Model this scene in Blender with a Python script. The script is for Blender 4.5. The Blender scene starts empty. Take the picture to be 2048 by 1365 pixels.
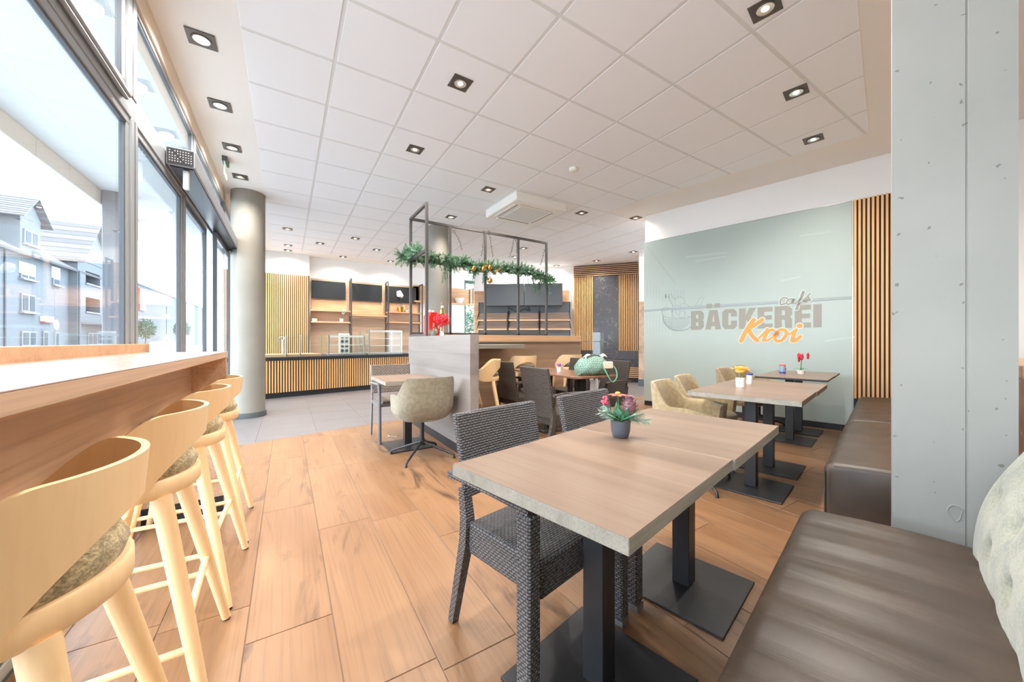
import bpy, bmesh, math, random
from mathutils import Vector, Matrix
random.seed(7)
R = math.radians
scene = bpy.context.scene
col = scene.collection
# ------------------------------------------------------------------ camera, light, exposure
F_PX, CX, CY, CAM_H, CEIL = 725.0, 1024.0, 682.0, 1.12, 3.32
TH = math.atan2(451, 725)
cT, sT = math.cos(TH), math.sin(TH)
cam = bpy.data.cameras.new('camera'); cam.sensor_width = 36.0; cam.lens = 36.0 * F_PX / 2048.0
cam.clip_start = 0.02; cam.clip_end = 400
camo = bpy.data.objects.new('camera', cam); col.objects.link(camo)
camo.location = (0, 0, CAM_H); camo.rotation_euler = (R(90), 0, -TH)
scene.camera = camo
scene.view_settings.view_transform = 'Standard'; scene.view_settings.look = 'None'
scene.view_settings.gamma = 1.0; scene.view_settings.use_curve_mapping = False
scene.view_settings.exposure = 0.62
world = bpy.data.worlds.new('overcast'); scene.world = world; world.use_nodes = True
wbg = world.node_tree.nodes['Background']
wbg.inputs[0].default_value = (0.82, 0.95, 1.06, 1); wbg.inputs[1].default_value = 7.6
SPOT_W = 82.0
scene.cycles.max_bounces = 12; scene.cycles.diffuse_bounces = 7; scene.cycles.glossy_bounces = 4
scene.cycles.transparent_max_bounces = 16; scene.cycles.transmission_bounces = 8
scene.cycles.sample_clamp_indirect = 6.0; scene.cycles.use_denoising = True
scene.cycles.caustics_reflective = False; scene.cycles.caustics_refractive = False

# ------------------------------------------------------------------ photo pixel -> place
def ray(u, v):
    X = (u - CX) / F_PX
    return (X * cT + sT, -X * sT + cT, -(v - CY) / F_PX)
def atz(u, v, z):
    r = ray(u, v); t = (z - CAM_H) / r[2]; return Vector((r[0] * t, r[1] * t, z))
def atx(u, v, x):
    r = ray(u, v); t = x / r[0]; return Vector((x, r[1] * t, CAM_H + r[2] * t))
def aty(u, v, y):
    r = ray(u, v); t = y / r[1]; return Vector((r[0] * t, y, CAM_H + r[2] * t))
GA = R(12.1)                                   # the glass wall, benches and tables stand turned by this
LV = (math.cos(GA), math.sin(GA)); NV = (math.sin(GA), -math.cos(GA))
def W(l, n, z=0.0): return Vector((l * LV[0] + n * NV[0], l * LV[1] + n * NV[1], z))
def LN(p): return (p[0] * LV[0] + p[1] * LV[1], p[0] * NV[0] + p[1] * NV[1])
def onL(u, v, l):                              # point on the plane L = l -> (n, z)
    r = ray(u, v); t = l / (r[0] * LV[0] + r[1] * LV[1])
    return (r[0] * t * NV[0] + r[1] * t * NV[1], CAM_H + r[2] * t)
def onN(u, v, n):
    r = ray(u, v); t = n / (r[0] * NV[0] + r[1] * NV[1])
    return (r[0] * t * LV[0] + r[1] * t * LV[1], CAM_H + r[2] * t)
class Plane:                                   # upright plane through a-b; s runs along it
    def __init__(s, a, b):
        s.a = Vector((a[0], a[1], 0)); d = Vector((b[0] - a[0], b[1] - a[1], 0)); s.len = d.length
        s.d = d.normalized(); s.n = Vector((s.d.y, -s.d.x, 0)); s.ang = math.atan2(s.d.y, s.d.x)
    def at(s, u, v=CY, off=0.0):
        r = ray(u, v); a = s.a + s.n * off
        t = a.dot(s.n) / (r[0] * s.n.x + r[1] * s.n.y)
        p = Vector((r[0] * t, r[1] * t, 0)) - a
        return (p.dot(s.d), CAM_H + r[2] * t)

# ------------------------------------------------------------------ materials
def lin(c):
    return tuple(((x / 255) / 12.92 if x / 255 <= 0.04045 else ((x / 255 + 0.055) / 1.055) ** 2.4) for x in c) + (1,)
def newmat(name):
    m = bpy.data.materials.new(name); m.use_nodes = True
    nt = m.node_tree; b = nt.nodes['Principled BSDF']; return m, nt, b
def nd(nt, t, **k):
    n = nt.nodes.new(t)
    for a, v in k.items(): setattr(n, a, v)
    return n
def plain(name, c, rough=0.5, metal=0.0, bump=0.0, bscale=60, vary=0.0, vscale=4, spec=None, coat=0.0):
    m, nt, b = newmat(name); L = nt.links.new
    b.inputs['Base Color'].default_value = lin(c); b.inputs['Roughness'].default_value = rough
    b.inputs['Metallic'].default_value = metal
    if spec is not None: b.inputs['Specular IOR Level'].default_value = spec
    if coat: b.inputs['Coat Weight'].default_value = coat; b.inputs['Coat Roughness'].default_value = 0.06
    if bump or vary:
        tc = nd(nt, 'ShaderNodeTexCoord')
    if vary:
        n = nd(nt, 'ShaderNodeTexNoise'); n.inputs['Scale'].default_value = vscale; n.inputs['Detail'].default_value = 6
        L(tc.outputs['Object'], n.inputs['Vector'])
        mp = nd(nt, 'ShaderNodeMapRange'); mp.inputs[1].default_value = 0.3; mp.inputs[2].default_value = 0.7
        mp.inputs[3].default_value = 1 - vary; mp.inputs[4].default_value = 1 + vary
        L(n.outputs['Fac'], mp.inputs[0])
        mx = nd(nt, 'ShaderNodeMix', data_type='RGBA', blend_type='MULTIPLY'); mx.inputs[0].default_value = 1
        mx.inputs[6].default_value = lin(c); L(mp.outputs[0], mx.inputs[7]); L(mx.outputs[2], b.inputs['Base Color'])
    if bump:
        n2 = nd(nt, 'ShaderNodeTexNoise'); n2.inputs['Scale'].default_value = bscale; n2.inputs['Detail'].default_value = 3
        L(tc.outputs['Object'], n2.inputs['Vector'])
        bp = nd(nt, 'ShaderNodeBump'); bp.inputs['Strength'].default_value = bump; bp.inputs['Distance'].default_value = 0.004
        L(n2.outputs['Fac'], bp.inputs['Height']); L(bp.outputs[0], b.inputs['Normal'])
    return m
def wood(name, c1, c2, dark, axis='x', scale=1.0, rough=0.45, streak=0.5, knots=0.0, planks=None, bump=0.08, coat=0.0, wide=1.0, sharp=True):
    """grain runs along axis in the object's own space; planks=(across_axis, width): tone changes from board to board"""
    m, nt, b = newmat(name); L = nt.links.new
    tc = nd(nt, 'ShaderNodeTexCoord'); oi = nd(nt, 'ShaderNodeObjectInfo')
    ad = nd(nt, 'ShaderNodeVectorMath', operation='MULTIPLY_ADD')
    cmb = nd(nt, 'ShaderNodeCombineXYZ')
    for k in range(3): L(oi.outputs['Random'], cmb.inputs[k])
    ad.inputs[1].default_value = (31.0, 17.0, 23.0); L(cmb.outputs[0], ad.inputs[0]); L(tc.outputs['Object'], ad.inputs[2])
    src = ad.outputs[0]
    mp = nd(nt, 'ShaderNodeMapping'); s = {'x': (0.9, 9, 9), 'y': (9, 0.9, 9), 'z': (9, 9, 0.9)}[axis]
    mp.inputs['Scale'].default_value = tuple(q * scale / (1 if q < 1 else wide) for q in s); L(src, mp.inputs['Vector'])
    n1 = nd(nt, 'ShaderNodeTexNoise'); n1.inputs['Scale'].default_value = 1.0; n1.inputs['Detail'].default_value = 5
    n1.inputs['Distortion'].default_value = 0.8; L(mp.outputs[0], n1.inputs['Vector'])
    r1 = nd(nt, 'ShaderNodeValToRGB'); r1.color_ramp.elements[0].position = 0.32; r1.color_ramp.elements[1].position = 0.68
    r1.color_ramp.elements[0].color = lin(c2); r1.color_ramp.elements[1].color = lin(c1); L(n1.outputs['Fac'], r1.inputs[0])
    out = r1.outputs[0]
    mp2 = nd(nt, 'ShaderNodeMapping'); s2 = {'x': (2.2, 110, 110), 'y': (110, 2.2, 110), 'z': (110, 110, 2.2)}[axis]
    mp2.inputs['Scale'].default_value = tuple(q * scale for q in s2); L(src, mp2.inputs['Vector'])
    n2 = nd(nt, 'ShaderNodeTexNoise'); n2.inputs['Scale'].default_value = 1.0; n2.inputs['Detail'].default_value = 4
    L(mp2.outputs[0], n2.inputs['Vector'])
    f2 = nd(nt, 'ShaderNodeMapRange'); f2.inputs[1].default_value = 0.48; f2.inputs[2].default_value = 0.75
    f2.inputs[3].default_value = 0; f2.inputs[4].default_value = streak; L(n2.outputs['Fac'], f2.inputs[0])
    mx = nd(nt, 'ShaderNodeMix', data_type='RGBA'); L(f2.outputs[0], mx.inputs[0]); L(out, mx.inputs[6]); mx.inputs[7].default_value = lin(dark)
    out = mx.outputs[2]
    if knots:
        mp3 = nd(nt, 'ShaderNodeMapping'); s3 = {'x': (1.3, 5.5, 5.5), 'y': (5.5, 1.3, 5.5), 'z': (5.5, 5.5, 1.3)}[axis]
        mp3.inputs['Scale'].default_value = s3; L(src, mp3.inputs['Vector'])
        n3 = nd(nt, 'ShaderNodeTexNoise'); n3.inputs['Scale'].default_value = 1.0; n3.inputs['Detail'].default_value = 8
        n3.inputs['Roughness'].default_value = 0.62; n3.inputs['Distortion'].default_value = 1.4; L(mp3.outputs[0], n3.inputs['Vector'])
        f3 = nd(nt, 'ShaderNodeMapRange'); f3.inputs[1].default_value = 0.56; f3.inputs[2].default_value = 0.76
        f3.inputs[3].default_value = 0; f3.inputs[4].default_value = knots; L(n3.outputs['Fac'], f3.inputs[0])
        mx3 = nd(nt, 'ShaderNodeMix', data_type='RGBA'); L(f3.outputs[0], mx3.inputs[0]); L(out, mx3.inputs[6]); mx3.inputs[7].default_value = lin(dark)
        out = mx3.outputs[2]
    if planks:
        sp = nd(nt, 'ShaderNodeSeparateXYZ'); L(tc.outputs['Object'], sp.inputs[0])
        dv = nd(nt, 'ShaderNodeMath', operation='DIVIDE'); dv.inputs[1].default_value = planks[1]; L(sp.outputs['XYZ'.index(planks[0].upper())], dv.inputs[0])
        fl = nd(nt, 'ShaderNodeMath', operation='FLOOR'); L(dv.outputs[0], fl.inputs[0])
        wn = nd(nt, 'ShaderNodeTexWhiteNoise', noise_dimensions='1D'); L(fl.outputs[0], wn.inputs['W'])
        f4 = nd(nt, 'ShaderNodeMapRange'); f4.inputs[3].default_value = 0.84; f4.inputs[4].default_value = 1.1; L(wn.outputs['Value'], f4.inputs[0])
        m4 = nd(nt, 'ShaderNodeMix', data_type='RGBA', blend_type='MULTIPLY'); m4.inputs[0].default_value = 1
        L(out, m4.inputs[6]); L(f4.outputs[0], m4.inputs[7]); out = m4.outputs[2]
    L(out, b.inputs['Base Color']); b.inputs['Roughness'].default_value = rough
    if coat: b.inputs['Coat Weight'].default_value = coat; b.inputs['Coat Roughness'].default_value = 0.15
    if bump:
        bp = nd(nt, 'ShaderNodeBump'); bp.inputs['Strength'].default_value = bump; bp.inputs['Distance'].default_value = 0.002
        L(n2.outputs['Fac'], bp.inputs['Height']); L(bp.outputs[0], b.inputs['Normal'])
    return m
def weave(name, c, cd, bw=0.020, bh=0.0095, rough=0.5):
    """basket weave: rows of short pillow-shaped strand ends, every second row shifted by half"""
    m, nt, b = newmat(name); L = nt.links.new
    def mt(op, a, bb=None):
        n = nd(nt, 'ShaderNodeMath', operation=op)
        for k, q in enumerate((a, bb)):
            if q is None: continue
            if isinstance(q, (int, float)): n.inputs[k].default_value = q
            else: L(q, n.inputs[k])
        return n.outputs[0]
    tc = nd(nt, 'ShaderNodeTexCoord'); sp = nd(nt, 'ShaderNodeSeparateXYZ'); L(tc.outputs['UV'], sp.inputs[0])
    u = mt('DIVIDE', sp.outputs[0], bw); v = mt('DIVIDE', sp.outputs[1], bh)
    ph = mt('MULTIPLY', mt('MODULO', mt('ABSOLUTE', mt('FLOOR', v)), 2.0), 0.5)
    a = mt('ABSOLUTE', mt('SUBTRACT', mt('FRACT', mt('ADD', u, ph)), 0.5)); q = mt('ABSOLUTE', mt('SUBTRACT', mt('FRACT', v), 0.5))
    h = mt('MULTIPLY', mt('SUBTRACT', 1.0, mt('POWER', mt('MULTIPLY', a, 2.0), 4.0)), mt('SUBTRACT', 1.0, mt('POWER', mt('MULTIPLY', q, 2.0), 3.0)))
    r = nd(nt, 'ShaderNodeValToRGB'); r.color_ramp.elements[0].position = 0.02; r.color_ramp.elements[1].position = 0.55
    r.color_ramp.elements[0].color = lin(cd); r.color_ramp.elements[1].color = lin(c); L(h, r.inputs[0]); L(r.outputs[0], b.inputs['Base Color'])
    bp = nd(nt, 'ShaderNodeBump'); bp.inputs['Strength'].default_value = 1.0; bp.inputs['Distance'].default_value = 0.005
    L(h, bp.inputs['Height']); L(bp.outputs[0], b.inputs['Normal']); b.inputs['Roughness'].default_value = rough
    return m
def fabric(name, c, c2, scale=260, bump=0.35, big=7, rough=0.95):
    m, nt, b = newmat(name); L = nt.links.new
    tc = nd(nt, 'ShaderNodeTexCoord')
    n = nd(nt, 'ShaderNodeTexNoise'); n.inputs['Scale'].default_value = scale; n.inputs['Detail'].default_value = 3; L(tc.outputs['Object'], n.inputs['Vector'])
    n2 = nd(nt, 'ShaderNodeTexNoise'); n2.inputs['Scale'].default_value = big; n2.inputs['Detail'].default_value = 4; L(tc.outputs['Object'], n2.inputs['Vector'])
    ad = nd(nt, 'ShaderNodeMath', operation='ADD'); L(n.outputs['Fac'], ad.inputs[0]); L(n2.outputs['Fac'], ad.inputs[1])
    r = nd(nt, 'ShaderNodeValToRGB'); r.color_ramp.elements[0].position = 0.40; r.color_ramp.elements[1].position = 0.60
    r.color_ramp.elements[0].color = lin(c2); r.color_ramp.elements[1].color = lin(c)
    hf = nd(nt, 'ShaderNodeMath', operation='MULTIPLY'); hf.inputs[1].default_value = 0.5; L(ad.outputs[0], hf.inputs[0]); L(hf.outputs[0], r.inputs[0])
    L(r.outputs[0], b.inputs['Base Color']); b.inputs['Roughness'].default_value = rough
    b.inputs['Sheen Weight'].default_value = 0.25
    bp = nd(nt, 'ShaderNodeBump'); bp.inputs['Strength'].default_value = bump; bp.inputs['Distance'].default_value = 0.003
    L(n.outputs['Fac'], bp.inputs['Height']); L(bp.outputs[0], b.inputs['Normal'])
    return m
def glassmat(name, tint=(0.93, 0.97, 0.98), refl=1.0, rough=0.0):
    m, nt, b = newmat(name); L = nt.links.new; nt.nodes.remove(b)
    tr = nd(nt, 'ShaderNodeBsdfTransparent'); tr.inputs[0].default_value = tint + (1,)
    gl = nd(nt, 'ShaderNodeBsdfGlossy'); gl.inputs['Roughness'].default_value = rough; gl.inputs[0].default_value = (1, 1, 1, 1)
    fr = nd(nt, 'ShaderNodeFresnel'); ge = nd(nt, 'ShaderNodeNewGeometry')
    io = nd(nt, 'ShaderNodeMapRange'); io.inputs[3].default_value = 1.5; io.inputs[4].default_value = 1 / 1.5   # both faces of a pane reflect alike
    L(ge.outputs['Backfacing'], io.inputs[0]); L(io.outputs[0], fr.inputs[0])
    ml = nd(nt, 'ShaderNodeMath', operation='MULTIPLY'); ml.inputs[1].default_value = refl; L(fr.outputs[0], ml.inputs[0])
    mx = nd(nt, 'ShaderNodeMixShader'); L(ml.outputs[0], mx.inputs[0]); L(tr.outputs[0], mx.inputs[1]); L(gl.outputs[0], mx.inputs[2])
    L(mx.outputs[0], nt.nodes['Material Output'].inputs[0]); return m
def emit(name, c, s):
    m, nt, b = newmat(name); b.inputs['Emission Color'].default_value = lin(c); b.inputs['Emission Strength'].default_value = s
    b.inputs['Base Color'].default_value = (0.8, 0.8, 0.8, 1); return m
def leather(name, c, c2):
    m, nt, b = newmat(name); L = nt.links.new
    tc = nd(nt, 'ShaderNodeTexCoord')
    n = nd(nt, 'ShaderNodeTexNoise'); n.inputs['Scale'].default_value = 5; n.inputs['Detail'].default_value = 6; L(tc.outputs['Object'], n.inputs['Vector'])
    r = nd(nt, 'ShaderNodeValToRGB'); r.color_ramp.elements[0].position = 0.35; r.color_ramp.elements[1].position = 0.68
    r.color_ramp.elements[0].color = lin(c2); r.color_ramp.elements[1].color = lin(c); L(n.outputs['Fac'], r.inputs[0]); L(r.outputs[0], b.inputs['Base Color'])
    mp = nd(nt, 'ShaderNodeMapping'); mp.inputs['Scale'].default_value = (9, 1.6, 2.5); mp.inputs['Rotation'].default_value = (0, 0, 0.25); L(tc.outputs['Object'], mp.inputs['Vector'])
    w = nd(nt, 'ShaderNodeTexNoise'); w.inputs['Scale'].default_value = 1.3; w.inputs['Detail'].default_value = 4; w.inputs['Distortion'].default_value = 0.6; L(mp.outputs[0], w.inputs['Vector'])
    bp = nd(nt, 'ShaderNodeBump'); bp.inputs['Strength'].default_value = 0.30; bp.inputs['Distance'].default_value = 0.010; L(w.outputs['Fac'], bp.inputs['Height'])
    f = nd(nt, 'ShaderNodeTexNoise'); f.inputs['Scale'].default_value = 240; L(tc.outputs['Object'], f.inputs['Vector'])
    bp2 = nd(nt, 'ShaderNodeBump'); bp2.inputs['Strength'].default_value = 0.08; bp2.inputs['Distance'].default_value = 0.002
    L(f.outputs['Fac'], bp2.inputs['Height']); L(bp.outputs[0], bp2.inputs['Normal']); L(bp2.outputs[0], b.inputs['Normal'])
    b.inputs['Roughness'].default_value = 0.42; return m
def marble(name):
    m, nt, b = newmat(name); L = nt.links.new
    tc = nd(nt, 'ShaderNodeTexCoord')
    n = nd(nt, 'ShaderNodeTexNoise'); n.inputs['Scale'].default_value = 3.5; n.inputs['Detail'].default_value = 6; L(tc.outputs['Object'], n.inputs['Vector'])
    va = nd(nt, 'ShaderNodeVectorMath', operation='MULTIPLY_ADD'); va.inputs[1].default_value = (0.5, 0.5, 0.5); L(n.outputs['Color'], va.inputs[0]); L(tc.outputs['Object'], va.inputs[2])
    v = nd(nt, 'ShaderNodeTexVoronoi', feature='DISTANCE_TO_EDGE'); v.inputs['Scale'].default_value = 6; L(va.outputs[0], v.inputs['Vector'])
    r = nd(nt, 'ShaderNodeValToRGB'); r.color_ramp.elements[0].position = 0.0; r.color_ramp.elements[1].position = 0.02
    r.color_ramp.elements[0].color = (1, 1, 1, 1); r.color_ramp.elements[1].color = (0, 0, 0, 1); L(v.outputs['Distance'], r.inputs[0])
    n2 = nd(nt, 'ShaderNodeTexNoise'); n2.inputs['Scale'].default_value = 5; L(tc.outputs['Object'], n2.inputs['Vector'])
    mk = nd(nt, 'ShaderNodeMapRange'); mk.inputs[1].default_value = 0.46; mk.inputs[2].default_value = 0.62; mk.inputs[4].default_value = 0.8; L(n2.outputs['Fac'], mk.inputs[0])
    ml = nd(nt, 'ShaderNodeMath', operation='MULTIPLY'); L(r.outputs[0], ml.inputs[0]); L(mk.outputs[0], ml.inputs[1])
    mx = nd(nt, 'ShaderNodeMix', data_type='RGBA'); mx.inputs[6].default_value = lin((68, 66, 70)); mx.inputs[7].default_value = lin((178, 170, 160)); L(ml.outputs[0], mx.inputs[0])
    L(mx.outputs[2], b.inputs['Base Color']); b.inputs['Roughness'].default_value = 0.3; return m
def concrete(name, c, dark, pits=True, rough=0.75):
    m, nt, b = newmat(name); L = nt.links.new
    tc = nd(nt, 'ShaderNodeTexCoord')
    n = nd(nt, 'ShaderNodeTexNoise'); n.inputs['Scale'].default_value = 2.2; n.inputs['Detail'].default_value = 8; L(tc.outputs['Object'], n.inputs['Vector'])
    r = nd(nt, 'ShaderNodeValToRGB'); r.color_ramp.elements[0].position = 0.3; r.color_ramp.elements[1].position = 0.7
    r.color_ramp.elements[0].color = lin(tuple(x * 0.93 for x in c)); r.color_ramp.elements[1].color = lin(c); L(n.outputs['Fac'], r.inputs[0])
    out = r.outputs[0]
    if pits:
        nz = nd(nt, 'ShaderNodeTexNoise'); nz.inputs['Scale'].default_value = 30; L(tc.outputs['Object'], nz.inputs['Vector'])
        va = nd(nt, 'ShaderNodeVectorMath', operation='MULTIPLY_ADD'); va.inputs[1].default_value = (0.04, 0.04, 0.04); L(nz.outputs['Color'], va.inputs[0]); L(tc.outputs['Object'], va.inputs[2])
        sx = nd(nt, 'ShaderNodeSeparateXYZ'); L(va.outputs[0], sx.inputs[0]); cx_ = nd(nt, 'ShaderNodeCombineXYZ'); L(sx.outputs[1], cx_.inputs[0]); L(sx.outputs[2], cx_.inputs[1])
        v = nd(nt, 'ShaderNodeTexVoronoi', voronoi_dimensions='2D'); v.inputs['Scale'].default_value = 13; L(cx_.outputs[0], v.inputs['Vector'])
        sz = nd(nt, 'ShaderNodeSeparateColor'); L(v.outputs['Color'], sz.inputs[0])
        th = nd(nt, 'ShaderNodeMapRange'); th.inputs[1].default_value = 0.0; th.inputs[2].default_value = 1; th.inputs[3].default_value = -0.12; th.inputs[4].default_value = 0.075; L(sz.outputs[0], th.inputs[0])
        lt = nd(nt, 'ShaderNodeMath', operation='LESS_THAN'); L(v.outputs['Distance'], lt.inputs[0]); L(th.outputs[0], lt.inputs[1])
        ml = nd(nt, 'ShaderNodeMath', operation='MULTIPLY'); ml.inputs[1].default_value = 0.75; L(lt.outputs[0], ml.inputs[0])
        mx = nd(nt, 'ShaderNodeMix', data_type='RGBA'); L(ml.outputs[0], mx.inputs[0]); L(out, mx.inputs[6]); mx.inputs[7].default_value = lin(dark); out = mx.outputs[2]
    L(out, b.inputs['Base Color']); b.inputs['Roughness'].default_value = rough
    bp = nd(nt, 'ShaderNodeBump'); bp.inputs['Strength'].default_value = 0.12; bp.inputs['Distance'].default_value = 0.004
    L(n.outputs['Fac'], bp.inputs['Height']); L(bp.outputs[0], b.inputs['Normal']); return m

MT = dict(
    plank=wood('oak_plank', (150, 112, 80), (133, 95, 64), (72, 51, 37), 'y', 0.8, 0.38, 0.34, 1.0, bump=0.03, wide=2.0),
    grout=plain('grout', (128, 112, 98), 0.9),
    tile=plain('grey_floor_tile', (110, 104, 104), 0.45, vary=0.05, vscale=5),
    white=plain('white_paint', (240, 238, 235), 0.8, bump=0.03, bscale=200),
    ceil=plain('ceiling_paint', (240, 236, 230), 0.85),
    ctile=plain('ceiling_tile', (241, 242, 244), 0.9, bump=0.04, bscale=300),
    cgrid=plain('ceiling_rail', (222, 223, 222), 0.7),
    beige=plain('beige_paint', (226, 208, 188), 0.8),
    counter=wood('counter_oak', (226, 192, 164), (208, 172, 142), (158, 122, 98), 'y', 0.7, 0.45, 0.45, 0.25, planks=('z', 0.19), bump=0.12),
    countertop=wood('counter_top', (186, 164, 150), (168, 146, 134), (140, 116, 104), 'y', 0.7, 0.22, 0.25, bump=0.02),
    table=wood('table_oak', (146, 122, 104), (130, 105, 88), (98, 78, 64), 'y', 0.8, 0.33, 0.30, 0.35, planks=('x', 0.16), bump=0.04),
    tedge=wood('table_edge', (158, 150, 138), (138, 130, 119), (100, 93, 84), 'x', 1.6, 0.5, 0.5, bump=0.15),
    walnut=wood('walnut_top', (150, 108, 86), (122, 84, 66), (84, 56, 44), 'y', 1.0, 0.25, 0.4, bump=0.03),
    island=wood('island_panel', (142, 133, 128), (128, 118, 113), (100, 91, 86), 'y', 0.6, 0.5, 0.28, 0.22, planks=('z', 0.2), bump=0.04),
    islandx=wood('bar_panel', (196, 164, 136), (172, 140, 114), (128, 100, 80), 'x', 0.6, 0.5, 0.28, 0.28, planks=('z', 0.2), bump=0.04),
    oakx=wood('oak_board', (222, 178, 138), (198, 152, 114), (150, 110, 80), 'x', 0.8, 0.45, 0.3, 0.3, planks=('z', 0.21), bump=0.04),
    shelfback=wood('shelf_back', (206, 172, 144), (180, 148, 124), (128, 100, 82), 'x', 0.7, 0.5, 0.3, 0.35, planks=('z', 0.2), bump=0.04),
    slat=wood('slat_oak', (238, 186, 124), (222, 164, 102), (170, 116, 66), 'z', 1.0, 0.5, 0.3, bump=0.04),
    slatx=wood('slat_oak_flat', (214, 170, 128), (196, 150, 108), (150, 106, 70), 'x', 1.0, 0.5, 0.3, bump=0.04),
    beech=wood('beech', (250, 218, 172), (244, 206, 156), (226, 182, 128), 'z', 0.7, 0.38, 0.22, bump=0.02),
    wicker=weave('grey_wicker', (100, 97, 99), (34, 33, 34), 0.018, 0.0098, 0.4),
    wickerdk=weave('dark_wicker', (78, 68, 62), (22, 18, 16), 0.024, 0.013),
    wickerbr=weave('taupe_wicker', (128, 112, 100), (46, 40, 36), 0.034, 0.018),
    black=plain('black_metal', (40, 40, 43), 0.38, vary=0.1, vscale=30),
    frame=plain('frame_metal', (78, 74, 72), 0.45),
    alu=plain('aluminium', (150, 152, 154), 0.35, 0.7),
    winfr=plain('window_frame', (158, 163, 168), 0.45, 0.15),
    windk=plain('window_gasket', (84, 90, 97), 0.5),
    grey=plain('grey_tube', (128, 128, 132), 0.4, 0.3),
    blk=plain('black_board', (36, 36, 40), 0.5),
    screen=plain('screen_glass', (46, 50, 52), 0.08, coat=0.5),
    dpanel=plain('dark_panel', (88, 92, 96), 0.5),
    leather=leather('brown_leather', (74, 60, 49), (60, 48, 39)),
    tuft=fabric('tufted_fabric', (158, 155, 138), (128, 130, 118), 150, 0.25, 14),
    beigef=fabric('beige_fabric', (172, 152, 118), (148, 128, 96), 280, 0.4, 30),
    greyf=fabric('sage_fabric', (148, 140, 120), (126, 118, 99), 280, 0.4, 30),
    cushion=fabric('olive_fabric', (206, 184, 140), (140, 124, 92), 170, 0.9, 30),
    cushdk=fabric('taupe_fabric', (120, 106, 88), (92, 80, 66), 200, 0.5, 14),
    concrete=concrete('pillar_concrete', (150, 148, 143), (96, 92, 86)),
    column=concrete('column_concrete', (146, 140, 130), (150, 144, 134), pits=False),
    board=plain('frosted_board', (178, 190, 183), 0.28, vary=0.025, vscale=1.3, spec=0.3),
    rail=plain('board_rail', (146, 149, 147), 0.35, 0.2),
    mark=plain('print_taupe', (156, 152, 140), 0.5), markline=plain('print_line', (142, 150, 146), 0.5),
    faint=plain('print_faint', (170, 182, 176), 0.3), faint2=plain('print_faint_light', (185, 196, 190), 0.3),
    orange=plain('print_orange', (255, 160, 76), 0.5), markwhite=plain('print_white', (198, 205, 199), 0.4),
    glass=glassmat('window_glass', (0.975, 0.99, 0.995), 0.8),
    clear=glassmat('clear_glass', (0.955, 0.98, 0.972), 0.4),
    lamp=emit('lamp_glow', (255, 226, 188), 14.0),
    refl=plain('lamp_reflector', (235, 230, 222), 0.25, 0.8),
    plate=plain('downlight_plate', (92, 86, 80), 0.45, 0.3),
    acw=plain('ac_white', (240, 238, 232), 0.5), acg=plain('ac_grille', (222, 224, 222), 0.6), slot=plain('slot_dark', (120, 116, 110), 0.8),
    marble=marble('dark_marble'),
    gold=plain('gold', (226, 180, 96), 0.12, 1.0), red=plain('red_card', (216, 44, 34), 0.4), redf=plain('red_petal', (226, 44, 58), 0.6),
    pine=plain('pine_needle', (112, 150, 118), 0.7, vary=0.2, vscale=40), frost=plain('frosted_needle', (158, 180, 162), 0.7, vary=0.1, vscale=60),
    leaf=plain('leaf', (104, 158, 124), 0.6), leafdk=plain('leaf_dark', (72, 116, 66), 0.6), pot=plain('anthracite_pot', (84, 88, 96), 0.5),
    ceram=plain('white_ceramic', (242, 238, 232), 0.3), coral=plain('coral_petal', (244, 104, 84), 0.5), amber=plain('amber', (250, 176, 84), 0.5),
    cone=plain('mauve_cone', (150, 112, 118), 0.5), pink=plain('pink_petal', (238, 84, 112), 0.5), yellow=plain('yellow_petal', (250, 206, 104), 0.6),
    purple=plain('purple_petal', (176, 128, 190), 0.6), blue=plain('blue_lid', (70, 76, 150), 0.4), canblue=plain('can_blue', (140, 176, 206), 0.4),
    bag=weave('green_lattice', (96, 146, 126), (222, 228, 218), 0.026, 0.018), cream=plain('cream_lining', (232, 218, 196), 0.7), baggreen=plain('bag_strap', (112, 160, 136), 0.6),
    rope=plain('wire_black', (50, 46, 44), 0.6),
    plastic=glassmat('plastic_film', (0.95, 0.95, 0.96), 3.0, 0.15),
    exitg=emit('exit_green', (120, 205, 165), 0.35), orb=plain('silver_grey', (176, 174, 170), 0.3, 0.6),
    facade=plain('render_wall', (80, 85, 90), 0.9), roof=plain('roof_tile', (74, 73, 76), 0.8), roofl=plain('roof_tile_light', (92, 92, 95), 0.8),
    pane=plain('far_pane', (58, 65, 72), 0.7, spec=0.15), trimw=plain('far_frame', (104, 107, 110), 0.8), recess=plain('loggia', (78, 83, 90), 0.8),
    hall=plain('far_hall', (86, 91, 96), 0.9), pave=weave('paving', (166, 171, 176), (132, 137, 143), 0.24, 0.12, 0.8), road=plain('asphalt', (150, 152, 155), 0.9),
    soffit=plain('soffit', (214, 217, 216), 0.9), dgreen=plain('green_frame', (70, 92, 88), 0.5), tree=plain('tree_leaf', (72, 96, 78), 0.8, vary=0.15, vscale=5),
    bark=plain('bark', (110, 92, 76), 0.9), car=plain('car_paint', (120, 126, 131), 0.3, 0.2, coat=0.4), carglass=plain('car_glass', (62, 72, 76), 0.08), tyre=plain('tyre', (40, 40, 42), 0.8),
    signblue=plain('sign_blue', (120, 150, 200), 0.5), signw=plain('sign_white', (240, 240, 240), 0.5), signred=plain('sign_red', (206, 70, 70), 0.5), garden=plain('garden_leaf', (84, 108, 84), 0.8, vary=0.35, vscale=9),
)

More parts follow.
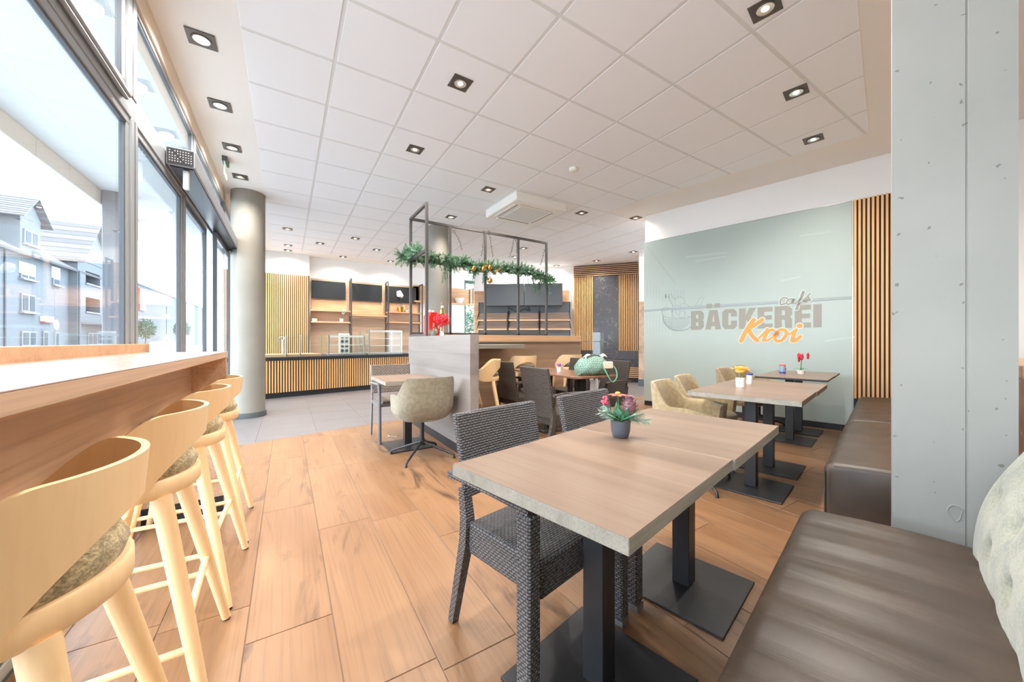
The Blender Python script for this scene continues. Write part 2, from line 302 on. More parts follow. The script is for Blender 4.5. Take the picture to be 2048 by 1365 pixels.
# ------------------------------------------------------------------ mesh helpers
class MB:
    def __init__(s): s.bm = bmesh.new()
    def box(s, x0, y0, z0, x1, y1, z1):
        v = [s.bm.verts.new(p) for p in ((x0, y0, z0), (x1, y0, z0), (x1, y1, z0), (x0, y1, z0), (x0, y0, z1), (x1, y0, z1), (x1, y1, z1), (x0, y1, z1))]
        for f in ((3, 2, 1, 0), (4, 5, 6, 7), (0, 1, 5, 4), (1, 2, 6, 5), (2, 3, 7, 6), (3, 0, 4, 7)): s.bm.faces.new([v[i] for i in f])
        return s
    def prism(s, poly, z0, z1):                 # poly (x, y) counter-clockwise
        a = [s.bm.verts.new((p[0], p[1], z0)) for p in poly]; b = [s.bm.verts.new((p[0], p[1], z1)) for p in poly]
        n = len(poly); s.bm.faces.new(a[::-1]); s.bm.faces.new(b)
        for i in range(n): s.bm.faces.new((a[i], a[(i + 1) % n], b[(i + 1) % n], b[i]))
        return s
    def tube(s, pts, r, seg=8, cap=True, squash=None):
        pts = [Vector(p) for p in pts]; n = len(pts); rs = r if isinstance(r, (list, tuple)) else [r] * n
        rings = []; prev = None
        for i, p in enumerate(pts):
            d = (pts[min(i + 1, n - 1)] - pts[max(i - 1, 0)]).normalized()
            if prev is None:
                a = Vector((0, 0, 1)) if abs(d.z) < 0.9 else Vector((1, 0, 0)); prev = d.cross(a).normalized()
            prev = (prev - d * prev.dot(d)).normalized(); q = d.cross(prev)
            k = squash if squash else 1.0
            rings.append([s.bm.verts.new(p + (prev * math.cos(t) + q * math.sin(t) * k) * rs[i]) for t in (2 * math.pi * j / seg + (math.pi / seg) for j in range(seg))])
        for i in range(n - 1):
            for j in range(seg): s.bm.faces.new((rings[i][j], rings[i][(j + 1) % seg], rings[i + 1][(j + 1) % seg], rings[i + 1][j]))
        if cap: s.bm.faces.new(rings[0][::-1]); s.bm.faces.new(rings[-1])
        return s
    def cyl(s, p, q, r0, r1=None, seg=14): return s.tube([p, q], [r0, r0 if r1 is None else r1], seg)
    def bar(s, p, q, w, h=None):               # square bar between two points
        p = Vector(p); q = Vector(q); h = w if h is None else h; d = (q - p).normalized()
        a = Vector((0, 0, 1)) if abs(d.z) < 0.9 else Vector((1, 0, 0)); x = d.cross(a).normalized() * w / 2; y = d.cross(x).normalized() * h / 2
        v = [s.bm.verts.new(c) for c in (p - x - y, p + x - y, p + x + y, p - x + y, q - x - y, q + x - y, q + x + y, q - x + y)]
        for f in ((3, 2, 1, 0), (4, 5, 6, 7), (0, 1, 5, 4), (1, 2, 6, 5), (2, 3, 7, 6), (3, 0, 4, 7)): s.bm.faces.new([v[i] for i in f])
        return s
    def lathe(s, prof, seg=20, c=(0, 0, 0)):
        rings = []
        for r, z in prof:
            if r < 1e-5: rings.append([s.bm.verts.new((c[0], c[1], c[2] + z))])
            else: rings.append([s.bm.verts.new((c[0] + r * math.cos(2 * math.pi * j / seg), c[1] + r * math.sin(2 * math.pi * j / seg), c[2] + z)) for j in range(seg)])
        for a, b in zip(rings, rings[1:]):
            for j in range(seg):
                k = (j + 1) % seg
                if len(a) == 1 and len(b) == 1: continue
                if len(a) == 1: s.bm.faces.new((a[0], b[k], b[j]))
                elif len(b) == 1: s.bm.faces.new((a[j], a[k], b[0]))
                else: s.bm.faces.new((a[j], a[k], b[k], b[j]))
        return s
    def ball(s, c, r, seg=12, rings=8, sx=1, sy=1, sz=1):
        m = Matrix.Translation(c) @ Matrix.Diagonal((r * sx, r * sy, r * sz, 1))
        bmesh.ops.create_uvsphere(s.bm, u_segments=seg, v_segments=rings, radius=1, matrix=m); return s
    def grid(s, rows, closed=False):
        vv = [[s.bm.verts.new(p) for p in r] for r in rows]
        for a, b in zip(vv, vv[1:]):
            n = len(a)
            for j in range(n if closed else n - 1):
                k = (j + 1) % n; s.bm.faces.new((a[j], a[k], b[k], b[j]))
        return vv
    def sheet(s, rows, closed=False): s.grid(rows, closed); return s
    def shell(s, outer, inner):                # two grids of the same size, closed round the edge
        A = s.grid(outer); B = s.grid([r[::-1] for r in inner])
        B = [r[::-1] for r in B]; n = len(A); m = len(A[0])
        for j in range(m - 1):
            s.bm.faces.new((A[0][j + 1], A[0][j], B[0][j], B[0][j + 1])); s.bm.faces.new((A[-1][j], A[-1][j + 1], B[-1][j + 1], B[-1][j]))
        for i in range(n - 1):
            s.bm.faces.new((A[i][0], A[i + 1][0], B[i + 1][0], B[i][0])); s.bm.faces.new((A[i + 1][-1], A[i][-1], B[i][-1], B[i + 1][-1]))
        return s
    def poly(s, pts): s.bm.faces.new([s.bm.verts.new(p) for p in pts]); return s
    def build(s, name, mat, parent=None, bevel=0.0, smooth=False, loc=None, rz=0.0, sub=0, recalc=True, bseg=1):
        bm = s.bm
        if recalc: bmesh.ops.recalc_face_normals(bm, faces=bm.faces)
        if bevel:
            ed = [e for e in bm.edges if len(e.link_faces) == 2 and e.calc_face_angle(0) > 0.6]
            bmesh.ops.bevel(bm, geom=ed, offset=bevel, segments=bseg, affect='EDGES', profile=0.5)
        bm.normal_update()
        uv = bm.loops.layers.uv.new('UVMap')
        for f in bm.faces:
            n = f.normal; ax = max(range(3), key=lambda k: abs(n[k]))
            for l in f.loops:
                p = l.vert.co; l[uv].uv = (p.y, p.z) if ax == 0 else ((p.x, p.z) if ax == 1 else (p.x, p.y))
            f.smooth = smooth
        me = bpy.data.meshes.new(name); bm.to_mesh(me); bm.free()
        me.materials.append(MT[mat] if isinstance(mat, str) else mat)
        o = bpy.data.objects.new(name, me); col.objects.link(o)
        if parent is not None: o.parent = parent
        if loc is not None: o.location = loc
        if rz: o.rotation_euler = (0, 0, rz)
        if smooth == 'auto' or smooth is True:
            me.set_sharp_from_angle(angle=R(50))
        if sub:
            md = o.modifiers.new('sub', 'SUBSURF'); md.levels = sub; md.render_levels = sub
        return o
def tag(o, label=None, cat=None, group=None, kind=None):
    if label: o['label'] = label
    if cat: o['category'] = cat
    if group: o['group'] = group
    if kind: o['kind'] = kind
    return o
def struct(o): o['kind'] = 'structure'; return o
def thing(name, label, cat, loc=(0, 0, 0), rz=0.0, group=None):
    o = bpy.data.objects.new(name, None); col.objects.link(o); o.empty_display_size = 0.05
    o.location = loc; o.rotation_euler = (0, 0, rz); return tag(o, label, cat, group)
def inst(o, parent, loc=(0, 0, 0), rot=(0, 0, 0), name=None):      # a copy sharing mesh data
    c = o.copy(); col.objects.link(c); c.parent = parent; c.location = loc; c.rotation_euler = rot
    if name: c.name = name
    return c
def dup(root, label, loc, rz, group=None):
    r = root.copy(); col.objects.link(r); r.location = loc; r.rotation_euler = (0, 0, rz); r['label'] = label
    if group: r['group'] = group
    for ch in list(root.children):
        c = ch.copy(); col.objects.link(c); c.parent = r
        for g in list(ch.children):
            d = g.copy(); col.objects.link(d); d.parent = c
    return r
def clip(poly, nx, ny, d):                     # keep nx*x + ny*y <= d
    out = []
    for i in range(len(poly)):
        p, q = poly[i], poly[(i + 1) % len(poly)]; a = nx * p[0] + ny * p[1] - d; b = nx * q[0] + ny * q[1] - d
        if a <= 0: out.append(p)
        if a * b < 0: t = a / (a - b); out.append((p[0] + (q[0] - p[0]) * t, p[1] + (q[1] - p[1]) * t))
    return out
def area(p): return 0.5 * abs(sum(p[i][0] * p[(i + 1) % len(p)][1] - p[(i + 1) % len(p)][0] * p[i][1] for i in range(len(p)))) if len(p) > 2 else 0
def curve(pts, n=6):                           # Catmull-Rom through the points
    P = [Vector(p) for p in pts]; out = []
    for i in range(len(P) - 1):
        a, b, c, d = P[max(i - 1, 0)], P[i], P[i + 1], P[min(i + 2, len(P) - 1)]
        for k in range(n):
            t = k / n; out.append(0.5 * ((2 * b) + (c - a) * t + (2 * a - 5 * b + 4 * c - d) * t * t + (3 * b - a - 3 * c + d) * t ** 3))
    return out + [P[-1]]
# ================================================================== SETTING
WX = -0.78                                     # inner face of the window front
# ---- floor: slab, oak-look planks, grey tiles
floor = struct(MB().box(-0.86, -3.2, -0.10, 11.0, 11.2, -0.003).build('floor', 'grout'))
PW, PL, GAP = 0.2915, 1.2, 0.0032
offs = {-2: 0.75, -1: 1.89, 0: 1.653, 1: 1.229, 2: 1.169, 3: 1.98, 4: 1.45, 5: 0.85, 6: 1.70, 7: 1.25, 8: 0.65}
plank_src = None
def piece(poly, z0, z1, name, mat, parent, rz=0.0, bev=0.0015):
    cxx = sum(p[0] for p in poly) / len(poly); cyy = sum(p[1] for p in poly) / len(poly)
    return MB().prism([(p[0] - cxx, p[1] - cyy) for p in poly], z0, z1).build(name, mat, parent, loc=(cxx, cyy, 0), bevel=bev)
for ci in range(-3, 22):
    x0 = -0.1305 + ci * PW; x1 = x0 + PW
    o = offs.get(ci, (ci * 0.47) % 1.2)
    k0 = math.floor((-0.9 - o) / PL)
    for k in range(k0, 6):
        y0 = o + k * PL; y1 = y0 + PL
        q = [(max(x0, -0.78) + GAP / 2, y0 + GAP / 2), (x1 - GAP / 2, y0 + GAP / 2), (x1 - GAP / 2, y1 - GAP / 2), (max(x0, -0.78) + GAP / 2, y1 - GAP / 2)]
        full = q
        if x0 < 1.45: q = clip(q, -NV[0], -NV[1], 4.83)
        else: q = clip(q, 0, 1, 4.87)
        if x1 > 4.6: q = clip(q, LV[0], LV[1], 6.12) if len(q) > 2 and LN((x0, y0))[1] > -3.0 else q
        if len(q) < 3 or area(q) < 0.004: continue
        c = (sum(p[0] for p in q) / len(q), sum(p[1] for p in q) / len(q)); l, n = LN(c)
        if n > 0.75 or l > 8.8: continue
        if q == full and ci != -3:
            if plank_src is None:
                plank_src = piece(q, -0.02, 0.0, 'plank', 'plank', floor)
            else: inst(plank_src, floor, (c[0], c[1], 0))
        else: piece(q, -0.02, 0.0, 'plank', 'plank', floor)
tile_src = None
for i in range(-2, 15):
    for j in range(0, 8):
        x0 = 0.32 + i * 0.61; y0 = 4.52 + j * 0.61
        q = [(max(x0, -0.78) + 0.002, y0 + 0.002), (x0 + 0.606, y0 + 0.002), (x0 + 0.606, y0 + 0.606), (max(x0, -0.78) + 0.002, y0 + 0.606)]; full = q
        if x0 < 1.45: q = clip(q, NV[0], NV[1], -4.834)
        else: q = clip(q, 0, -1, -4.874)
        if len(q) < 3 or area(q) < 0.003: continue
        if y0 > 8.2 and x0 < 4.5: continue
        if q == full and i > -2:
            c = (x0 + 0.304, y0 + 0.304)
            if tile_src is None: tile_src = piece(q, -0.02, 0.0, 'floor_tile', 'tile', floor)
            else: inst(tile_src, floor, (c[0], c[1], 0))
        else: piece(q, -0.02, 0.0, 'floor_tile', 'tile', floor)
# ---- ceiling: slab, suspended tiles
ceiling = struct(MB().box(-0.86, -3.2, CEIL, 11.0, 11.2, CEIL + 0.12).build('ceiling', 'ceil'))
OW = Plane((4.80, 9.90), (7.10, 8.22)); SW = Plane((7.14, 8.19), (8.42, 6.62))   # oven wall, slat wall
def field(q):
    c = (sum(p[0] for p in q) / 4, sum(p[1] for p in q) / 4); l, n = LN(c)
    q = clip(q, -1, 0, 0.27); q = clip(q, 0, 1, 10.25)
    if n > -3.05:
        q = clip(q, NV[0], NV[1], -0.134); q = clip(q, LV[0], LV[1], 5.38)
    for P in (OW, SW):
        a = P.a + P.n * 0.30
        if len(q) > 2: q = clip(q, -P.n.x, -P.n.y, -a.dot(P.n))
    return q
ct_src = None; grid_mb = MB()
for i in range(-1, 15):
    for j in range(-6, 14):
        x0 = 0.324 + i * 0.622; y0 = 2.53 + j * 0.624
        if x0 > 8.6: continue
        big = field([(x0, y0), (x0 + 0.622, y0), (x0 + 0.622, y0 + 0.624), (x0, y0 + 0.624)])
        if len(big) < 3 or area(big) < 0.002: continue
        grid_mb.prism(big, CEIL - 0.0012, CEIL + 0.002)
        q0 = [(x0 + 0.013, y0 + 0.013), (x0 + 0.609, y0 + 0.013), (x0 + 0.609, y0 + 0.611), (x0 + 0.013, y0 + 0.611)]
        q = q0
        l, n = LN((x0 + 0.311, y0 + 0.312))
        q = field(q0)
        if len(q) < 3 or area(q) < 0.004: continue
        whole = len(q) == 4 and all(abs(a[0] - b[0]) + abs(a[1] - b[1]) < 1e-6 for a, b in zip(q, q0))
        if whole and ct_src is not None: inst(ct_src, ceiling, (x0 + 0.311, y0 + 0.312, 0))
        else:
            o = piece(q, CEIL - 0.0045, CEIL - 0.0005, 'ceiling_tile', 'ctile', ceiling, bev=0.002)
            if whole: ct_src = o
grid_mb.build('suspension_grid', 'cgrid', ceiling)
# ---- walls
struct(MB().box(WX - 0.10, -3.2, 3.16, WX + 0.015, 11.0, CEIL).build('wall_left', 'beige'))
wb = struct(MB().box(0.50, 10.80, 0, 4.90, 11.0, CEIL).box(4.90, 10.80, 3.10, 5.60, 11.0, CEIL).box(5.32, 10.80, 0, 5.60, 11.0, 3.10).build('wall_back', 'white'))
struct(MB().box(-0.86, 10.60, 0, 0.495, 11.0, CEIL).build('wall_back_left', 'white'))
def planebox(P, s0, s1, o0, o1, z0, z1, name, mat, parent=None, bevel=0.0):
    m = MB().box(s0, -o1, z0, s1, -o0, z1)
    if parent is not None and parent.get('_plane'):
        return m.build(name, mat, parent, bevel=bevel)
    return m.build(name, mat, parent, loc=(P.a.x, P.a.y, 0), rz=P.ang, bevel=bevel)
struct(planebox(OW, 0, OW.len + 0.05, -0.25, 0, 0, CEIL, 'wall_oven', 'white'))
struct(planebox(SW, 0, SW.len + 0.6, -0.25, 0, 0, CEIL, 'wall_alcove', 'white'))
# glass-board wall (plane L = 6.1) and the partition behind the benches: built in the turned frame (l, -n)
def gbox(l0, n0, z0, l1, n1, z1, name, mat, parent=None, bevel=0.0):
    return MB().box(l0, -n1, z0, l1, -n0, z1).build(name, mat, parent, rz=0 if parent is not None else GA, bevel=bevel)
wr = struct(gbox(6.13, -2.965, 0, 6.40, 1.6, CEIL, 'wall_right', 'white'))
struct(gbox(-3.0, 1.30, 0, 6.13, 1.45, CEIL, 'wall_side', 'beige'))
struct(gbox(8.55, -4.30, 2.10, 9.6, -4.18, CEIL, 'wall_corridor', 'white'))
wc = struct(gbox(8.55, -4.31, 0.17, 9.6, -4.17, 2.10, 'trim_1', 'shelfback'))
struct(gbox(8.54, -4.32, 0, 9.6, -4.16, 0.17, 'baseboard_corridor', 'pot'))
struct(gbox(9.6, -5.6, 0, 9.75, 1.6, CEIL, 'wall_far_right', 'white'))
struct(gbox(6.085, -2.96, 0, 6.13, 0.8, 0.072, 'baseboard_right', 'blk'))
# ---- window front: frames and panes
def window(i, y0, y1, z0, z1, fw=0.045, x=WX, door=False, mats=('winfr', 'windk')):
    w = struct(thing('window_%d' % i, None, None, (x, (y0 + y1) / 2, z0)))
    hy = (y1 - y0) / 2; h = z1 - z0
    MB().box(-0.034, -hy, 0, 0, hy, fw).box(-0.034, -hy, h - fw, 0, hy, h).box(-0.034, -hy, fw, 0, -hy + fw, h - fw).box(-0.034, hy - fw, fw, 0, hy, h - fw).build('window_frame', mats[0], w, bevel=0.003)
    g = 0.014
    MB().box(-0.03, -hy + fw, fw, -0.008, hy - fw, fw + g).box(-0.03, -hy + fw, h - fw - g, -0.008, hy - fw, h - fw).box(-0.03, -hy + fw, fw + g, -0.008, -hy + fw + g, h - fw - g).box(-0.03, hy - fw - g, fw + g, -0.008, hy - fw, h - fw - g).build('gasket', mats[1], w)
    MB().box(-0.024, -hy + fw + 0.002, fw + 0.002, -0.016, hy - fw - 0.002, h - fw - 0.002).build('pane', 'glass', w)
    return w
ty0, ty1 = 2.43, 2.56
bays = [(-3.1, -0.70), (-0.60, 2.985), (3.085, 4.26), (7.05, 8.60), (8.70, 10.55)]
wi = 1
for (a, b) in bays:
    window(wi, a, b, 0.02, ty0); wi += 1
tops = [(-3.1, -0.70), (-0.60, 2.93), (3.075, 4.68), (4.76, 6.70), (6.78, 8.60), (8.70, 10.55)]
for (a, b) in tops:
    window(wi, a, b, ty1, 3.17, 0.04); wi += 1
fr = struct(MB().box(WX - 0.05, -3.2, ty0, WX + 0.006, 10.6, ty1).build('trim_transom', 'winfr', bevel=0.004))
MB().tube([(WX + 0.020, -0.5, ty1 - 0.045), (WX + 0.020, 2.9, ty1 - 0.045)], 0.012, 8).tube([(WX + 0.020, -0.5, ty1 - 0.08), (WX + 0.020, 2.86, ty1 - 0.08)], 0.010, 8).build('opening_rod', 'winfr', fr, smooth=True)
for k, (a, b, z0, z1) in enumerate([(-0.70, -0.60, 0, ty0), (2.985, 3.085, 0, ty0), (4.26, 4.33, 0, ty0), (6.95, 7.05, 0, ty0), (8.60, 8.70, 0, 3.16),
                                    (-0.70, -0.60, ty1, 3.16), (2.93, 3.075, ty1, 3.16), (4.68, 4.76, ty1, 3.16), (6.70, 6.78, ty1, 3.16)]):
    p = struct(MB().box(WX - 0.04, a, z0, WX + 0.010, b, z1).build('trim_mullion', 'winfr', bevel=0.004))
    MB().box(WX + 0.0101, (a + b) / 2 - 0.004, z0, WX + 0.0115, (a + b) / 2 + 0.004, z1).build('joint', 'windk', p)
struct(MB().box(WX - 0.09, -3.2, 0, WX - 0.005, 10.6, 0.022).build('trim_sill', 'windk'))
# window behind the viewpoint
wbk = struct(thing('window_%d' % wi, None, None, (3.4, -3.1, 0.02)))
MB().box(-4.2, -0.07, 0, 5.6, 0, 0.08).box(-4.2, -0.07, 3.1, 5.6, 0, 3.28).box(-4.2, -0.07, 0.08, -4.1, 0, 3.1).box(-1.2, -0.07, 0.08, -1.1, 0, 3.1).box(1.9, -0.07, 0.08, 2.0, 0, 3.1).box(5.0, -0.07, 0.08, 5.6, 0, 3.1).build('window_frame', 'winfr', wbk)
for a, b in ((-4.1, -1.2), (-1.1, 1.9), (2.0, 5.0)): MB().box(a, -0.04, 0.08, b, -0.032, 3.1).build('pane', 'glass', wbk)
# sliding door with its drive box
d = struct(thing('door_1', None, None, (WX, 5.6, 0)))
def leaf(y0, y1, x):
    m = MB().box(x - 0.02, y0, 0.02, x + 0.02, y0 + 0.035, 2.44).box(x - 0.02, y1 - 0.035, 0.02, x + 0.02, y1, 2.44).box(x - 0.02, y0 + 0.035, 0.02, x + 0.02, y1 - 0.035, 0.07).box(x - 0.02, y0 + 0.035, 2.38, x + 0.02, y1 - 0.035, 2.44)
    f = m.build('door_leaf', 'windk', d, bevel=0.002)
    MB().box(x - 0.004, y0 + 0.037, 0.072, x + 0.004, y1 - 0.037, 2.378).build('pane', 'glass', f)
leaf(-1.26, -0.06, -0.04); leaf(0.0, 1.32, 0.045)
bx = MB().box(0.012, -1.925, 2.455, 0.18, 1.15, 2.585).build('drive_box', 'winfr', d, bevel=0.004)
MB().box(0.02, -1.932, 2.462, 0.172, -1.9255, 2.578).build('end_plate', 'black', bx)
hm = MB()
for a in range(9):
    for b in range(5):
        if (a + b) % 7 == 5: continue
        x = 0.034 + a * 0.0155; z = 2.482 + b * 0.019; hm.box(x - 0.0028, -1.9335, z - 0.003, x + 0.0028, -1.9322, z + 0.003)
hm.build('perforation', 'signw', bx)
MB().box(0.03, -1.90, 2.445, 0.165, 1.14, 2.4549).build('track', 'black', bx)
MB().box(0.10, -1.88, 2.30, 0.135, -1.84, 2.444).build('catch_block', 'acg', bx, bevel=0.004)
MB().box(0.10, 1.151, 2.47, 0.20, 1.30, 2.55).build('motion_sensor', 'black', bx, bevel=0.01)
# back door with garden behind it (far corner)
d2 = struct(thing('door_2', None, None, (4.91, 10.84, 0)))
MB().box(0, 0, 0, 0.06, 0.06, 3.10).box(0.06, 0, 3.0, 0.42, 0.06, 3.10).box(0.06, 0, 0, 0.42, 0.06, 0.10).box(0.36, 0, 0.1, 0.42, 0.06, 3.0).build('door_frame', 'dgreen', d2, bevel=0.003)
MB().box(0.06, 0.028, 0.10, 0.36, 0.036, 3.0).build('pane', 'clear', d2)
# ================================================================== OUTSIDE
struct(MB().box(-4.2, -8, -0.14, WX - 0.09, 16, -0.01).build('pavement', 'pave'))
struct(MB().box(-60, -30, -0.45, -4.2, 110, -0.35).build('ground', 'road'))
struct(MB().box(3.0, 11.0, -0.3, 12.0, 20.0, -0.1).build('ground_garden', 'garden'))
so = struct(MB().box(-2.42, -5.0, 3.42, WX - 0.10, 14.0, 3.60).build('ceiling_canopy', 'soffit'))
fas = MB()
fas.box(-2.60, -5.0, 3.20, -2.40, 14.0, 3.75)
fas.build('fascia', 'soffit', so)
for k in range(0, 24):
    y = -4.2 + k * 0.75
    MB().box(-2.3995, y, 3.205, -2.394, y + 0.74, 3.415).build('fascia_panel', 'beige', so)
xp = struct(MB().box(-2.38, 7.95, -0.01, -2.08, 8.25, 3.42).build('trim_outer_pillar', 'pot', bevel=0.01))
# ---- house across the street, facade plane x = HX
HX = -18.0
def hp(u, v): p = atx(u, v, HX); return p.y, p.z
hse = thing('apartment_house', 'white apartment house with tiled roof and two gables across the street', 'building', (HX, 50, -0.35))
def H(y, z): return (y - 50, z + 0.35)
yL, _ = hp(-60, 682); yM, _ = hp(137, 682); yR, _ = hp(203, 682)
_, ze = hp(60, 468); eave = 8.35
def wallbox(y0, y1, z0, z1, x0, x1, name, mat, par=hse, bev=0):
    return MB().box(x0, y0 - 50, z0 + 0.35, x1, y1 - 50, z1 + 0.35).build(name, mat, par, bevel=bev)
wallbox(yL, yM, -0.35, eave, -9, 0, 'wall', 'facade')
# bay with the loggias: wall pieces round the two openings
bx0 = 0.6
lo = [(hp(154, 540), hp(184, 573)), (hp(155, 593), hp(186, 627))]
zc = [(lo[0][1][1], lo[0][0][1]), (lo[1][1][1], lo[1][0][1])]
ly0, ly1 = lo[0][0][0], lo[0][1][0]
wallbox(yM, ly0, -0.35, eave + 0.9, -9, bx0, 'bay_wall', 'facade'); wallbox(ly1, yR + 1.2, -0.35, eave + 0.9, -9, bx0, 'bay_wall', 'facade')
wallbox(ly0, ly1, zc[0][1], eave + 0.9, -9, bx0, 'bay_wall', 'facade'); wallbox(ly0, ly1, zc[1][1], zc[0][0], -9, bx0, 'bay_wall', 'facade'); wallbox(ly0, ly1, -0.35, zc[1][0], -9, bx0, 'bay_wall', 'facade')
for a, b in zc:
    wallbox(ly0, ly1, a, b, -1.6, -1.5, 'loggia_back', 'recess'); wallbox(ly0 - 0.1, ly1 + 0.1, a - 0.12, a + 0.02, bx0 - 0.1, bx0 + 0.12, 'loggia_sill', 'trimw')
# roofs
def roofm(name, pts, mat, th=0.18, par=hse):
    a = [Vector((p[0], p[1] - 50, p[2] + 0.35)) for p in pts]; n = (a[1] - a[0]).cross(a[2] - a[0]).normalized() * th
    m = MB(); m.poly(a); m.poly([p - n for p in a][::-1])
    for i in range(len(a)): m.poly([a[i], a[i] - n, a[(i + 1) % len(a)] - n, a[(i + 1) % len(a)]])
    return m.build(name, mat, par)
ridge = 12.6
roofm('roof', [(0.7, yL, eave - 0.3), (0.7, yR + 1.5, eave - 0.3), (-6, yR + 1.5, ridge), (-6, yL, ridge)], 'roof')
def gable(ya, yb, zb, zt, xf, deep, wallmat):
    ym = (ya + yb) / 2
    m = MB(); A = [(xf, ya - 50, zb + .35), (xf, yb - 50, zb + .35), (xf, ym - 50, zt + .35)]
    B = [(-deep, p[1], p[2]) for p in A]
    m.poly(A); m.poly(B[::-1])
    for i in range(3): m.poly([A[i], B[i], B[(i + 1) % 3], A[(i + 1) % 3]])
    m.build('gable_wall', wallmat, hse)
    for s_, e in ((-1, ya), (1, yb)):
        ov = 0.5
        e2 = e + s_ * ov; ze2 = zb - ov * (zt - zb) / (yb - ym)
        n = 9
        for k in range(n):                      # rows of roof tiles, ridge to eave
            t0, t1 = k / n, (k + 1.08) / n; y_0 = ym + (e2 - ym) * t0; y_1 = ym + (e2 - ym) * min(t1, 1); z_0 = zt + 0.2 + (ze2 - zt) * t0; z_1 = zt + 0.2 + (ze2 - zt) * min(t1, 1)
            roofm('tile_row', [(xf + 0.5, y_0, z_0), (xf + 0.5, y_1, z_1 + 0.05), (-deep, y_1, z_1 + 0.05), (-deep, y_0, z_0)], 'roofl' if k % 2 else 'roof', 0.08)
g1a, g1b = hp(30, 440)[0], hp(72, 440)[0]
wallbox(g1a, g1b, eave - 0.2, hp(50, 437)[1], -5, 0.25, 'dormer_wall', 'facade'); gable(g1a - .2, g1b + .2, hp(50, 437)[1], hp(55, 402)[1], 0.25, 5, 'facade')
g2a, g2b = hp(140, 500)[0], hp(200, 500)[0]
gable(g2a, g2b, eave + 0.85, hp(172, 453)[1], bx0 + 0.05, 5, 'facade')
def win(u0, v0, u1, v1, x=0.0, mull=1, roller=0):
    (y0, za), (y1, zb) = hp(u0, v0), hp(u1, v1)
    f = MB().box(x + 0.01, y0 - 50, zb + .35, x + 0.10, y1 - 50, za + .35).build('window', 'trimw', hse)
    n = mull + 1; w = (y1 - y0) / n
    for i in range(n): MB().box(x + 0.101, y0 + i * w + 0.12 - 50, zb + 0.12 + .35, x + 0.12, y0 + (i + 1) * w - 0.12 - 50, za - 0.12 + .35).build('pane', 'pane', f)
    MB().box(x + 0.01, y0 - 0.15 - 50, zb - 0.12 + .35, x + 0.28, y1 + 0.15 - 50, zb + .35).build('window_sill', 'trimw', f)
    if roller: MB().box(x + 0.01, y0 - 0.1 - 50, za + .35, x + 0.07, y1 + 0.1 - 50, za + roller + .35).build('roller_box', 'signw', f)
win(39, 545, 67, 562, 0.0, 1, 0.9); win(40, 586, 68, 626); win(41, 662, 70, 692); win(36, 455, 64, 495, 0.26); win(104, 555, 117, 572, 0.0, 0, 1.0); win(84, 662, 94, 694, 0, 0); win(108, 664, 116, 694, 0, 0)
win(157, 665, 185, 690, bx0, 2)
aw = wallbox(ly0 - 1.0, ly1 + 2.5, hp(170, 650)[1], hp(170, 646)[1], bx0, bx0 + 1.6, 'awning', 'trimw')
sg = wallbox(hp(80, 640)[0], hp(101, 640)[0], hp(90, 643)[1], hp(90, 633)[1], 0.02, 0.3, 'shop_sign', 'signw'); wallbox(hp(80, 640)[0], hp(101, 640)[0], hp(90, 643)[1] - 0.1, hp(90, 643)[1], 0.02, 0.31, 'sign_stripe', 'signred')
for u in (8, 139): p = hp(u, 600)[0]; MB().cyl((0.08 + (bx0 if u > 137 else 0), p - 50, 0), (0.08 + (bx0 if u > 137 else 0), p - 50, eave), 0.07, seg=8).build('downpipe', 'recess', hse)
# ---- grey hall further down, tree, car, street signs
HX2 = -24.0
a = atx(281, 570, HX2); b = atx(368, 572, HX2)
hl = thing('commercial_hall', 'pale grey flat-roofed hall down the street behind the glass door', 'building', (HX2, 90, -0.35))
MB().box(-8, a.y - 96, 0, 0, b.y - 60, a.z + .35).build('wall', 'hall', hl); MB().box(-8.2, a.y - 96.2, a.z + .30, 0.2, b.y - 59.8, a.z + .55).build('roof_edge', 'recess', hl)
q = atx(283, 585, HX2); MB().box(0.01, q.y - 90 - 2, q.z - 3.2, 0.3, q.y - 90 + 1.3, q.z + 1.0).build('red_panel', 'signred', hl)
def blob_tree(name, label, loc, r, h, mat='tree'):
    t = thing(name, label, 'tree', loc)
    MB().tube([(0, 0, 0), (0.02, 0, h * 0.5), (0, 0.03, h)], [0.09, 0.07, 0.04], 8).build('trunk', 'bark', t)
    rnd = random.Random(5); m = MB()
    for k in range(1500):
        dv = Vector((rnd.gauss(0, 1), rnd.gauss(0, 1), rnd.gauss(0, 1))).normalized() * r * rnd.uniform(0.45, 1.0); c = Vector((dv.x, dv.y, h + dv.z * 1.25))
        e1 = Vector((rnd.gauss(0, 1), rnd.gauss(0, 1), rnd.gauss(0, 1))).normalized() * 0.09 * r; e2 = e1.cross(Vector((rnd.gauss(0, 1), rnd.gauss(0, 1), 1))).normalized() * 0.06 * r
        m.poly([c - e1, c + e2, c + e1, c - e2])
    m.build('crown', mat, t, recalc=False); return t
p = atx(291, 640, -14); blob_tree('street_tree', 'small round street tree in front of the grey hall', (p.x, p.y, -0.35), 1.0, 2.9)
p = atx(364, 630, -20); blob_tree('street_tree', 'street tree partly hidden by the glass door frame', (p.x, p.y, -0.35), 1.6, 4.2)
